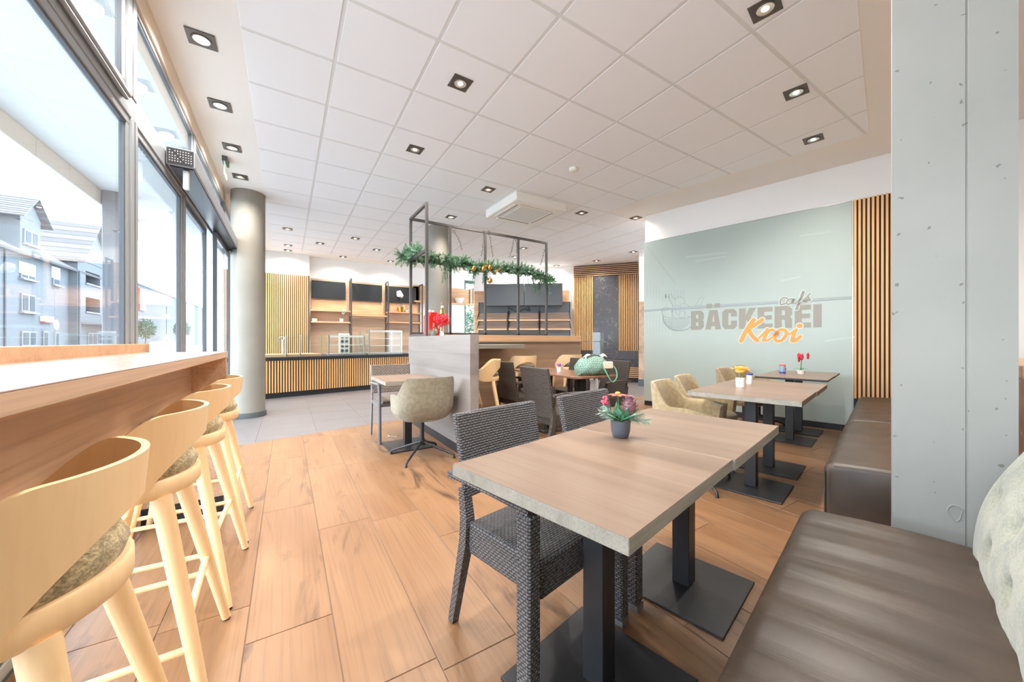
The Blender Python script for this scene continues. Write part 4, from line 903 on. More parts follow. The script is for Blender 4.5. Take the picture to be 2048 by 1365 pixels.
def orchid(name, label, loc, h, pm='ceram', fm='ceram', pr=0.05, ph=0.09, n=6, gold=False, sz=0.03, lean=0.06):
    t = thing(name, label, 'potted plant', loc)
    MB().lathe([(0, 0), (pr * 0.8, 0), (pr, ph), (pr * 0.88, ph), (pr * 0.7, 0.012), (0, 0.012)], 16).build('pot', 'gold' if gold else pm, t, smooth=True)
    st = curve([(0, 0, ph * 0.2), (lean * 0.2, 0, ph + (h - ph) * 0.5), (lean, 0.0, h), (lean * 1.6, 0, h * 0.98)]); MB().tube(st, 0.004, 6).build('stem', 'leafdk', t)
    for a in range(4):
        an = a * 1.6; MB().sheet([[(math.cos(an) * r_ * min(pr * 2, 0.11) - math.sin(an) * s_, math.sin(an) * r_ * min(pr * 2, 0.11) + math.cos(an) * s_, ph * 0.9 + 0.03 * math.sin(r_ * 3)) for s_ in (-0.014 * (1.1 - r_), 0, 0.014 * (1.1 - r_))] for r_ in (0.1, 0.5, 1.0)]).build('leaf', 'leaf', t)
    rr_ = random.Random(int(h * 1000))
    for k in range(n):
        c = st[int(len(st) * (0.55 + 0.42 * k / max(1, n - 1))) - 1] + Vector((rr_.uniform(-.5, .5) * sz, rr_.uniform(-1, 1) * sz, rr_.uniform(-.4, .4) * sz)); f = MB()
        for a in range(5): an = a * 1.2566; f.ball(c + Vector((math.cos(an) * sz * 0.5, -0.004, math.sin(an) * sz * 0.5)), sz * 0.42, 6, 4, 1, 0.35, 1)
        f.build('blossom', fm, t, smooth=True)
    return t
def shelf_z(i, k): return aty((bays_px[i][0] + bays_px[i][1]) / 2, SHELF[i][k][0], 10.5)[2] + 0.0006
p = aty(629, 640, 10.62); lathe_thing('flower_pot', [(0, 0), (0.055, 0), (0.065, 0.07), (0.055, 0.07), (0.05, 0.02), (0, 0.02)], 'ceram', 'small empty white pot at the left of the lower wall shelf', 'pot', (p.x, 10.62, shelf_z(0, 1)))
p = aty(683, 640, 10.62); orchid('orchid', 'white orchid in a small white pot on the lower left wall shelf', (p.x, 10.62, shelf_z(0, 1)), 0.30, n=5, sz=0.05)
p = aty(802, 620, 10.62); orchid('orchid', 'tall white orchid in a golden bowl on the right wall shelf', (p.x, 10.62, shelf_z(2, 0)), 0.55, n=9, gold=True, pr=0.12, ph=0.14, sz=0.07, lean=-0.03)
p = aty(776, 620, 10.62); tag(MB().box(-0.035, -0.04, 0, 0.035, 0.04, 0.26).build('gift_tin', 'frame', loc=(p.x, 10.62, shelf_z(2, 0)), bevel=0.004), 'tall dark tin at the left end of the right wall shelf', 'tin')
p = aty(813, 620, 10.62); ms = thing('mortar', 'white mortar with leaning pestle beside the golden orchid bowl', 'mortar', (p.x, 10.62, shelf_z(2, 0)))
MB().lathe([(0, 0), (0.04, 0), (0.07, 0.07), (0.06, 0.07), (0.03, 0.02), (0, 0.02)], 14).build('bowl', 'ceram', ms, smooth=True); MB().cyl((0, 0, 0.03), (-0.09, 0, 0.22), 0.012, 0.009, 8).build('pestle', 'ceram', ms)

# ---- sales counter (front along the turned frame, n = -8.29)
sc = thing('sales_counter', 'long black-topped sales counter with vertical oak slat front', 'counter', W(1.0, -8.29), GA)
CL = 3.75
MB().box(0, 0.05, 0, CL, 0.80, 0.10).build('plinth', 'blk', sc); MB().box(0, 0.02, 0.10, CL, 0.82, 0.735).build('body', 'blk', sc); MB().box(0, -0.015, 0.736, CL, 0.84, 0.80).build('worktop', 'blk', sc, bevel=0.003)
slat_set(sc, (-0.0125, -0.02, 0.105, 0.0125, 0, 0.733), [(0.02 + k * 0.0475, 0.0195, 0) for k in range(78)], 'slat')
MB().box(0.0, 0.10, 0.801, 1.45, 0.80, 0.85).build('serving_board', 'oakx', sc, bevel=0.003)
def lc(u): return onN(u, 700, -8.29)[0] - 1.0
gl1 = thing('counter_glass_screen', 'clear glass front screen on the left part of the sales counter', 'glass screen', W(1.0, -8.29, 0.801), GA)
MB().box(0.0, 0.03, 0, lc(655), 0.038, 0.45).build('pane', 'clear', gl1); MB().box(lc(655) - 0.01, 0.04, 0, lc(655) - 0.002, 0.55, 0.45).build('pane', 'clear', gl1)
for uu in (574, 602): MB().box(lc(uu) - 0.012, 0.039, 0, lc(uu) + 0.012, 0.06, 0.44).build('post', 'orb', gl1)
def vitrine(label, u0, u1, h, shelves, led):
    x0, x1 = lc(u0), lc(u1); t = thing('glass_display_case', label, 'display case', W(1.0 + x0, -8.29, 0.801) , GA); w = x1 - x0
    MB().box(0, 0.03, 0.0, w, 0.62, 0.04).build('base', 'alu', t, bevel=0.003)
    MB().box(0, 0.03, 0.0405, w, 0.036, h).build('pane', 'clear', t); MB().box(0, 0.037, h - 0.006, w, 0.60, h).build('pane', 'clear', t)
    for x in (0.0, w - 0.006): MB().box(x, 0.037, 0.0405, x + 0.006, 0.60, h - 0.007).build('pane', 'clear', t)
    for x in (0.008, w - 0.033):
        for y in (0.04, 0.57): MB().box(x, y, 0.0405, x + 0.025, y + 0.025, h - 0.0075).build('post', 'orb', t)
    for k in range(shelves): z = 0.04 + (k + 1) * (h - 0.08) / (shelves + 1); MB().box(0.008, 0.09, z, w - 0.008, 0.55, z + 0.008).build('shelf', 'clear', t); MB().box(0.035, 0.08, z - 0.004, w - 0.035, 0.089, z + 0.012).build('shelf_edge', 'ceram', t)
    MB().box(0.035, 0.05, h - 0.05, w - 0.035, 0.09, h - 0.0075).build('light_bar', 'ceram', t)
    return t
vitrine('lower glass display case in the middle of the sales counter', 657, 732, 0.45, 1, False); vitrine('taller glass cake display case on the right of the sales counter', 738, 806, 0.58, 2, True)
t = thing('counter_tap', 'small beer tap standing behind the glass screen on the sales counter', 'tap', W(1.0 + lc(574), -8.60, 0.851), GA)
MB().cyl((0, 0, 0), (0, 0, 0.30), 0.02, seg=10).build('body', 'orb', t); MB().tube(curve([(0, 0, 0.28), (0.02, 0.0, 0.34), (-0.06, 0, 0.34), (-0.07, 0, 0.25)]), 0.012, 8).build('spout', 'orb', t)
t = thing('cup_dispenser', 'small white rack of cups behind the lower display case', 'rack', W(1.0 + lc(712), -9.02, 0.801), GA)
MB().box(-0.12, -0.01, 0, 0.12, 0.01, 0.50).build('board', 'ceram', t)
for a in range(2):
    for b in range(4): MB().cyl((-0.05 + a * 0.1, -0.011, 0.09 + b * 0.11), (-0.05 + a * 0.1, -0.03, 0.09 + b * 0.11), 0.036, seg=12).build('cup_lid', 'dpanel', t)

# ---- island: half wall, bar wall, frame
isl = thing('island_wall', 'pale wood-panelled half wall with black plinth in the middle of the room', 'half wall', (1.44, 3.05, 0))
MB().box(0, 0, 0.095, 0.092, 1.985, 1.18).build('panel', 'island', isl, bevel=0.002); MB().box(0.006, 0.006, 0, 0.086, 1.98, 0.0945).build('plinth', 'blk', isl)
MB().box(0.0925, 1.25, 0.95, 0.36, 1.86, 1.165).build('planter_box', 'island', isl)
bar = thing('bar_wall', 'long oak bar wall with upright top board behind the bar stools', 'bar', (1.53, 4.95, 0))
MB().box(0.003, 0.0, 0, 3.03, 0.08, 1.10).build('panel', 'islandx', bar); MB().box(0.003, -0.02, 1.1165, 3.03, 0.08, 1.212).build('top_board', 'oakx', bar, bevel=0.002); MB().box(0.003, -0.07, 1.1005, 3.40, 0.08, 1.116).build('shelf', 'tedge', bar)
MB().box(0.003, -0.62, 1.015, 1.38, -0.005, 1.07).build('lower_shelf', 'tedge', bar, bevel=0.002)
gs = thing('bar_glass_screen', 'clear glass end screen at the right end of the bar wall', 'glass screen', (4.58, 4.99, 0))
MB().box(0, 0, 0.62, 0.60, 0.01, 1.10).box(0, 0, 1.117, 0.60, 0.01, 1.285).build('pane', 'clear', gs); MB().box(0.42, 0.0, 0.0, 0.45, 0.04, 0.6195).build('post', 'orb', gs)
fm = thing('metal_frame', 'tall open black metal frame standing on the island walls', 'frame', (1.46, 5.0, 1.18))
ps = [(0, -0.67), (0, 0), (0.58, 0), (1.16, 0), (1.77, 0), (2.35, 0)]
S = 0.017; TZ = 1.63; MZ = 1.06
for i, (x, y) in enumerate(ps):
    zb = 0.0005 if i < 2 else 0.033
    MB().box(x - S, y - S, zb, x + S, y + S, TZ - S - 0.0005).build('post', 'frame', fm, bevel=0.002)
MB().box(-S, -S, TZ - S, 2.35 + S, S, TZ + S).build('top_rail', 'frame', fm, bevel=0.002); MB().box(-S, -0.67 - S, TZ - S, S, -S - 0.0005, TZ + S).build('top_rail', 'frame', fm, bevel=0.002)
MB().box(S, -S, MZ - S, 2.35, S, MZ + S).build('middle_rail', 'frame', fm); MB().box(-S, -0.67 + S, MZ - S, S, -S, MZ + S).build('middle_rail', 'frame', fm)
MB().box(S, -S, 0.0325, 2.35, S, 0.0325 + 0.03).build('bottom_rail', 'frame', fm); MB().box(-S, -0.67 + S, 0.0005, S, -S, 0.025).build('bottom_rail', 'frame', fm)
# garland, ornaments, bead chains
rg = random.Random(11)
gar = thing('fir_garland', 'green artificial fir garland wound along the black metal frame', 'garland', (1.46, 5.0, 2.24))
def sprig(m, base, d, length, n=16, nl=0.035, r=0.0025):
    d = Vector(d).normalized(); a = d.cross(Vector((0.3, 0.2, 1))).normalized(); b = d.cross(a)
    for k in range(n):
        t = (k + 1) / n; p = base + d * length * t
        for j in range(3):
            an = rg.uniform(0, 6.28); q = (a * math.cos(an) + b * math.sin(an)) * nl * (1.05 - 0.5 * t) + d * nl * 0.55
            w = q.cross(d).normalized() * r; m.poly([p - w, p + w, p + q])
m = MB(); core = [Vector((-0.10 + k * 2.55 / 24, rg.uniform(-.03, .0), 0.03 + rg.uniform(-.03, .03) - (0.10 if k > 20 else 0) * (k - 20) / 4)) for k in range(25)]
for i, p in enumerate(core):
    if i in (13, 14): dens = 12
    else: dens = 26
    for k in range(dens):
        s_ = Vector((rg.uniform(-1, 1), rg.uniform(-0.7, 0.5), rg.uniform(-0.8, 0.9))); sprig(m, p + Vector((rg.uniform(-.05, .05), 0, 0)), s_, rg.uniform(0.08, 0.16), 12, 0.038, 0.0055)
for p, dd in ((Vector((1.15, 0, 0)), (0.1, 0, -1)), (Vector((1.0, 0, 0)), (-0.3, 0, -1)), (Vector((2.05, 0, -0.05)), (0.3, 0, -1)), (Vector((2.2, 0, -0.1)), (-0.1, 0, -1)), (Vector((1.95, 0, 0)), (0.1, -.1, -1)), (Vector((2.3, 0, -.05)), (0.2, 0, -1)), (Vector((0.5, 0, 0)), (0.05, 0, -1))):
    for k in range(5): sprig(m, p, (dd[0] + rg.uniform(-.3, .3), dd[1] + rg.uniform(-.2, .2), dd[2]), rg.uniform(0.16, 0.28), 16, 0.038, 0.0055)
for k in range(50): sprig(m, Vector((rg.uniform(-.05, .02), rg.uniform(-0.35, 0), 0.05)), (rg.uniform(-.8, .8), rg.uniform(-.8, .6), rg.uniform(-.4, 1)), rg.uniform(0.09, 0.16), 12, 0.038, 0.0055)
tag(m.build('foliage', 'pine', gar, recalc=False), kind='stuff'); MB().tube(core, 0.008, 6).build('wire', 'leafdk', gar)
MB().sheet([[(1.08 + k * 0.05 + dx, -0.04 - 0.02 * math.sin(k * 1.3), 0.0 + 0.04 * math.sin(k * 1.1) + dz) for dx, dz in ((0, -0.02), (0.005, 0.02))] for k in range(9)]).build('ribbon', 'amber', gar)
for (u, v, lb) in ((947, 537, 'golden bauble at the left of the garland cluster'), (966, 538, 'golden bauble half hidden by the fir behind the frame post'), (979, 535, 'golden bauble on a ribbon right of the frame post'), (980, 561, 'lowest golden bauble hanging alone under the others')):
    p = aty(u, v, 4.93); t = thing('christmas_bauble', lb, 'bauble', p, 0, 'golden baubles')
    MB().ball((0, 0, 0), 0.043, 18, 12).build('ball', 'gold', t, smooth=True); MB().cyl((0, 0, 0.041), (0, 0, 0.055), 0.008, seg=8).build('cap', 'gold', t); MB().tube([(0, 0, 0.055), (0.0, 0.02, max(0.1, 2.24 - p.z))], 0.0025, 5).build('ribbon', 'gold', t)
chains = [((908, 462), (918, 480), (924, 500)), ((968, 462), (966, 490), (963, 512)), ((978, 462), (982, 488), (986, 514)), ((1028, 478), (1025, 495), (1019, 514)), ((1031, 478), (1034, 492), (1034, 505)), ((1089, 500), (1084, 520), (1081, 530)), ((990, 540), (1003, 546), (1013, 540), (1014, 533))]
clb = ['leftmost', 'second', 'third', 'fourth', 'fifth', 'rightmost', 'drooping']
for c, lb in zip(chains, clb):
    pts = curve([aty(u, v, 4.97) for u, v in c], 5); m = MB().tube(pts, 0.003, 5)
    for k in range(14):
        q = pts[min(len(pts) - 1, int(k / 13 * (len(pts) - 1)))]; s_ = -1 if k % 2 else 1; m.tube([q, q + Vector((0.022 * s_, 0, 0.012))], 0.0022, 4)
    tag(m.build('twig_chain', 'rope'), lb + ' dark barbed twig chain hanging on the metal frame', 'chain', 'barbed chains on the metal frame')
# on the island top
p = W(0, 0); t = thing('gift_box', 'red gift bag with white figures on the island planter', 'gift box', (1.63, 4.63, 1.1655), R(20))
MB().box(-0.09, -0.06, 0, 0.09, 0.06, 0.26).build('box', 'red', t, bevel=0.004); MB().prism([(-0.09, 0), (0.09, 0), (0.05, 0.07), (-0.05, 0.07)], -0.06, 0.06).build('lid', 'red', t).matrix_local = Matrix.Translation((0, 0, 0.2605)) @ Matrix.Rotation(R(90), 4, 'X')
MB().box(0.02, -0.062, 0.06, 0.04, -0.0605, 0.11).box(0.055, -0.062, 0.12, 0.075, -0.0605, 0.17).box(-0.03, -0.062, 0.14, -0.01, -0.0605, 0.19).build('white_figures', 'ceram', t); MB().ball((-0.03, 0, 0.345), 0.02, 8, 6).ball((0.03, 0.01, 0.345), 0.018, 8, 6).build('topping', 'ceram', t, smooth=True)
t = thing('decor_figure', 'angel figure with fluffy red skirt on a stick base', 'figurine', (1.70, 4.43, 1.1655))
m = MB(); rd = random.Random(2)
for k in range(260):
    v_ = Vector((rd.gauss(0, 1), rd.gauss(0, 1), rd.gauss(0, 1))).normalized(); c = Vector((0, 0, 0.23)) + Vector((v_.x * 0.11, v_.y * 0.11, v_.z * 0.09)) * rd.uniform(0.5, 1); e = v_.cross(Vector((rd.gauss(0, 1), rd.gauss(0, 1), rd.gauss(0, 1)))).normalized() * 0.016; g = v_.cross(e).normalized() * 0.014
    m.poly([c - e, c + g, c + e + v_ * 0.012, c - g])
m.build('skirt', 'redf', t, recalc=False); MB().cyl((0.02, 0, 0), (0.01, 0, 0.2), 0.006, seg=6).cyl((-0.03, 0, 0), (-0.01, 0, 0.2), 0.006, seg=6).build('legs', 'beech', t); MB().lathe([(0, 0.3), (0.03, 0.3), (0.022, 0.36), (0, 0.37)], 10).build('bodice', 'gold', t); MB().ball((0, 0, 0.39), 0.022, 10, 8).build('head', 'beech', t, smooth=True); MB().ball((0.0, 0.01, 0.43), 0.014, 8, 6, 1, 1, 2).build('hair', 'cone', t, smooth=True)
t = thing('air_plant', 'spiky pale green air plant on the island wall', 'plant', (1.552, 4.375, 1.1655))
m = MB()
for k in range(46):
    an = rd.uniform(0, 6.28); r_ = rd.uniform(0.05, 0.10); hh = rd.uniform(0.05, 0.14); b_ = Vector((math.cos(an) * 0.02, math.sin(an) * 0.02, 0.0)); tp = Vector((math.cos(an) * r_, math.sin(an) * r_, hh)); md = (b_ + tp) / 2 + Vector((0, 0, 0.02)); w = Vector((-math.sin(an), math.cos(an), 0)) * 0.008
    m.poly([b_ - w, b_ + w, md + w * 0.7, md - w * 0.7]); m.poly([md - w * 0.7, md + w * 0.7, tp])
m.build('leaves', 'frost', t, recalc=False)
t = thing('mini_figurine', 'tiny white figurine with red hat on the island wall', 'figurine', (1.66, 4.335, 1.1655)); MB().ball((0, 0, 0.03), 0.03, 10, 8).ball((0, 0, 0.07), 0.02, 10, 8).build('body', 'ceram', t, smooth=True); MB().lathe([(0.02, 0.08), (0, 0.115)], 8).build('hat', 'redf', t)
# ================================================================== FURNITURE
# ---- benches
def cushion_block(m, l0, l1, y0, y1, z0, z1, r=0.045, nl=26, crown=0.012, taper=0.0, seed=1):
    """padded block: rounded cross-section in (y, z) swept along x, ends rounded"""
    rn = random.Random(seed)
    def prof(sh):
        a0, a1, b0, b1 = y0 + sh, y1 - sh, z0, z1 - sh * 0.8; P = []
        for cy, cz, t0 in ((a1 - r, b1 - r, 0), (a0 + r, b1 - r, 90)):
            for k in range(6): t = R(t0 + 90 * k / 5); P.append((cy + r * math.cos(t), cz + r * math.sin(t)))
        top = P[5], P[6]; mid_ = [(top[0][0] + (top[1][0] - top[0][0]) * k / 8, b1 + crown * math.sin(math.pi * k / 8)) for k in range(1, 8)]
        P = P[:6] + mid_ + P[6:]
        return [(a1 + taper, b0)] + [(a1 + taper * 0.5, b0 + (b1 - b0) * 0.45)] + P + [(a0, b0 + (b1 - b0) * 0.45), (a0, b0)]
    rows = []
    xs_ = [l0, l0 + 0.006, l0 + 0.016, l0 + 0.032] + [l0 + 0.032 + (l1 - l0 - 0.064) * k / nl for k in range(1, nl)] + [l1 - 0.032, l1 - 0.016, l1 - 0.006, l1]
    for x in xs_:
        e = min(x - l0, l1 - x); sh = 0.03 * (1 - math.sqrt(max(0, 1 - (1 - min(e, 0.032) / 0.032) ** 2))); w = 0.004 * math.sin(x * 23) + 0.003 * math.sin(x * 57 + 1)
        rows.append([(x, y, z + (w if z > z1 - 0.03 else 0)) for y, z in prof(sh)])
    vv = m.grid(rows); m.bm.faces.new(vv[0][::-1]); m.bm.faces.new(vv[-1])
    return m
b1 = thing('leather_bench', 'near brown leather bench seat with tufted fabric backrest, at the right front', 'bench', W(-0.10, 0), GA)
cushion_block(MB(), 0.0, 1.975, -0.36, 0.245, 0.05, 0.452, nl=60).build('seat', 'leather', b1, smooth=True)
MB().tube([(0.02, 0.238, 0.418), (1.96, 0.238, 0.418)], 0.004, 6).build('piping', 'leather', b1, smooth=True); MB().box(0.03, -0.34, 0, 1.94, 0.20, 0.0495).build('plinth', 'blk', b1)
def tufted(l0, l1, n0, zb, zt, lean, depth=0.16):
    nx, nz = 150, 30; front, back = [], []
    for i in range(nx + 1):
        x = l0 + (l1 - l0) * i / nx; fr_, bk = [], []
        for j in range(nz + 1):
            t = j / nz; z = zb + (zt - zb) * t
            a = (x - l0) / 0.115; b = (z - zb) / 0.115
            tu = 1 - math.exp(-((math.sin(math.pi * (a + b) / 2)) ** 2 + (math.sin(math.pi * (a - b) / 2)) ** 2) / 0.22); e = min(x - l0, l1 - x); ed = math.sqrt(min(1, max(0, e) / 0.05)) if e > 0 else 0
            roll = math.sqrt(max(0, 1 - max(0, (t - 0.84) / 0.16) ** 2)); belly = 0.03 * math.sin(math.pi * min(1, t * 1.1))
            y = -(n0 + lean * t ** 1.15) + (0.030 * tu * ed + belly * ed) - 0.10 * (1 - roll) - 0.05 * (1 - ed)
            fr_.append((x, y, z)); bk.append((x, min(y - 0.012, -(n0 + lean * t) - depth * 0.6), z))
        front.append(fr_); back.append(bk)
    return front, back
f_, k_ = tufted(0.0, 1.96, 0.215, 0.43, 0.87, 0.12)
MB().shell(f_, k_).build('backrest', 'tuft', b1, smooth=True)
b2 = thing('leather_bench', 'far brown leather bench running behind the pillar to the slatted panel', 'bench', W(2.60, 0), GA)
for i, (a, b) in enumerate(((0.0, 1.60), (1.604, 3.42))):
    cushion_block(MB(), a, b, -0.36, 0.245, 0.05, 0.455, nl=30, seed=i).build('seat', 'leather', b2, smooth=True)
MB().tube([(0.008, 0.20, 0.446), (0.008, -0.3, 0.446)], 0.004, 6).tube([(0.006, 0.238, 0.41), (0.006, 0.238, 0.06)], 0.004, 6).build('piping', 'leather', b2, smooth=True); MB().box(0.03, -0.34, 0, 3.40, 0.20, 0.0495).build('plinth', 'blk', b2)
# ---- pedestal tables
def table(name, label, root, rz, hx, hy, pole, zt=0.74, th=0.036, tm='table', em='tedge', plate=0.23, group=None, rnd=0.0, pw=0.0375):
    t = thing(name, label, 'table', root, rz, group)
    if rnd:
        pts = []
        for sx, sy, a0 in ((1, 1, 0), (-1, 1, 90), (-1, -1, 180), (1, -1, 270)):
            for k in range(6): a = R(a0 + 18 * k); pts.append((sx * (hx - rnd) + rnd * math.cos(a), sy * (hy - rnd) + rnd * math.sin(a)))
        MB().prism(pts, zt - th, zt).build('table_top', tm, t, bevel=0.002)
    else:
        MB().box(-hx, -hy, zt - th, hx, hy, zt - 0.0016).build('edge_board', em, t, bevel=0.0015); MB().box(-hx, -hy, zt - 0.0015, hx, hy, zt).build('table_top', tm, t, bevel=0.0006)
    for (px, py) in pole:
        MB().box(px - pw, py - pw, 0.0105, px + pw, py + pw, zt - th - 0.011).build('pole', 'black', t, bevel=0.002)
        MB().box(px - plate, py - plate, 0, px + plate, py + plate, 0.010).build('base_plate', 'black', t, bevel=0.002)
        MB().box(px - 0.13, py - 0.13, zt - th - 0.010, px + 0.13, py + 0.13, zt - th - 0.0005).build('mounting_plate', 'black', t)
    return t
def tt(name, label, l0, l1, n0, n1, poles, **k):
    lc_, nc = (l0 + l1) / 2, (n0 + n1) / 2
    return table(name, label, W(lc_, nc), GA, (l1 - l0) / 2, (n1 - n0) / 2, [(pl - lc_, -(pn - nc)) for pl, pn in poles], **k)
tt('dining_table', 'nearest grey oak dining table on black pedestal in the foreground', 0.645, 1.315, -0.932, -0.345, [(1.035, -0.66)])
tt('dining_table', 'grey oak dining table carrying the dark flower pot, joined to the nearest one', 1.318, 1.985, -0.936, -0.338, [(1.735, -0.655)])
tt('dining_table', 'oak dining table with the yellow flower, left half of the second pair', 2.885, 3.53, -1.06, -0.372, [(3.27, -0.73)])
tt('dining_table', 'oak dining table without decoration, right half of the second pair', 3.533, 4.18, -1.06, -0.366, [(3.89, -0.735)])
tt('dining_table', 'thin-topped table with the blue can, before the glass board', 4.615, 5.20, -1.0, -0.40, [(5.12, -0.77)], th=0.02, em='blk', plate=0.215)
tt('dining_table', 'thin-topped table with the pink orchid, before the glass board', 5.203, 5.80, -1.0, -0.395, [(5.70, -0.77)], th=0.02, em='blk', plate=0.215)
table('bistro_table', 'small square bistro table beside the pale island wall', (1.055, 3.815, 0), 0, 0.278, 0.35, [(0.05, 0.09)], group=None)
table('dining_table', 'long walnut table with rounded corners under the green bag', (2.87, 3.52, 0), 0, 0.30, 0.69, [(0.0, 0.20), (0.05, -0.36)], tm='walnut', th=0.02, rnd=0.06)
# ---- woven armchairs
def wicker_chair(label, loc, rz, mat='wicker', tall=False, group='woven armchairs'):
    t = thing('wicker_armchair', label, 'chair', loc, rz, group)
    zt = 0.835 if not tall else 0.87
    # seat with deep apron
    MB().box(-0.222, -0.155, 0.325, 0.222, 0.205, 0.445).build('seat', mat, t, bevel=0.014, bseg=2)
    # back slab, leaning
    zb = 0.525 if not tall else 0.40
    rows_o, rows_i = [], []
    for k in range(7):
        s = k / 6; z = zb + (zt - zb) * s; y = -0.165 - 0.075 * ((z - 0.42) / 0.42) ** 1.2 if z > 0.42 else -0.165
        hw = 0.218 + 0.010 * s; rr = 0.0
        xs_ = [-hw, -hw * 0.5, 0, hw * 0.5, hw]
        rows_o.append([(x, y - 0.016 - 0.012 * (1 - (x / hw) ** 2), z) for x in xs_]); rows_i.append([(x, y + 0.016 - 0.012 * (1 - (x / hw) ** 2), z) for x in xs_])
    MB().shell(rows_o, rows_i).build('backrest', mat, t, bevel=0.006)
    for s in (-1, 1):
        MB().tube([(s * 0.205, -0.275, 0.0), (s * 0.208, -0.23, 0.17), (s * 0.212, -0.178, 0.36), (s * 0.212, -0.172, 0.45), (s * 0.212, -0.19, 0.56)], [0.021, 0.024, 0.028, 0.028, 0.024], 4).build('leg', mat, t)
        fl = MB().box(s * 0.262 - 0.026, 0.165, 0.03, s * 0.262 + 0.026, 0.222, 0.61).build('leg', mat, t, bevel=0.006)
        MB().box(s * 0.262 - 0.027, 0.164, 0.0, s * 0.262 + 0.027, 0.223, 0.0295).build('foot_cap', 'alu', fl)
        MB().tube([(s * 0.258, -0.205, 0.622), (s * 0.262, -0.10, 0.632), (s * 0.264, 0.06, 0.632), (s * 0.264, 0.16, 0.628), (s * 0.264, 0.21, 0.612)], [0.029] * 5, 4, squash=0.62).build('armrest', mat, t)
    return t
def gl(l, n): return W(l, n)
wicker_chair('nearest grey woven armchair at the corner of the foreground table', gl(1.045, -0.935), GA + math.pi)
wicker_chair('grey woven armchair behind the foreground table, left of the flower pot', gl(1.69, -0.935), GA + math.pi)
wicker_chair('dark woven armchair in front of the walnut table, pulled out, seen from behind', (2.24, 2.82, 0), -math.pi / 2, 'wickerdk', True)
wicker_chair('dark woven armchair beside the wooden bar stool, left side of the walnut table', (2.50, 3.84, 0), -math.pi / 2, 'wickerdk', True)
wicker_chair('dark woven armchair on the far side of the walnut table behind the purple flower', (3.39, 3.94, 0), math.pi / 2, 'wickerdk', True)
wicker_chair('dark woven armchair on the far side of the walnut table behind the green bag', (3.39, 3.28, 0), math.pi / 2, 'wickerdk', True)
# ---- tube chair at the bistro table
t = thing('tube_armchair', 'taupe woven armchair with grey tube frame behind the bistro table', 'chair', (1.09, 4.32, 0), math.pi)
MB().box(-0.20, -0.20, 0.425, 0.20, 0.20, 0.455).build('seat', 'wickerbr', t, bevel=0.006)
rows_o = [[(x, -0.215 - 0.05 * s - 0.015 * (1 - (x / 0.22) ** 2) - 0.012, 0.50 + 0.33 * s) for x in (-0.22, -0.11, 0, 0.11, 0.22)] for s in (0, 0.5, 1)]; MB().shell(rows_o, [[(x, y + 0.024, z) for x, y, z in r] for r in rows_o]).build('backrest', 'wickerbr', t, bevel=0.003)
for s in (-1, 1):
    MB().tube([(s * 0.225, -0.275, 0), (s * 0.225, -0.22, 0.45), (s * 0.225, -0.27, 0.835)], 0.013, 8).build('leg', 'grey', t, smooth=True)
    MB().tube(curve([(s * 0.235, 0.245, 0), (s * 0.235, 0.235, 0.42), (s * 0.235, 0.225, 0.60), (s * 0.235, 0.20, 0.635), (s * 0.235, 0.10, 0.64), (s * 0.235, -0.24, 0.62)], 5), 0.014, 8, squash=1.3).build('leg', 'grey', t, smooth=True)
    MB().bar((s * 0.225, -0.22, 0.41), (s * 0.235, 0.235, 0.41), 0.03, 0.018).build('side_rail', 'grey', t)
MB().bar((-0.22, 0.19, 0.41), (0.22, 0.19, 0.41), 0.018, 0.03).build('front_rail', 'grey', t)
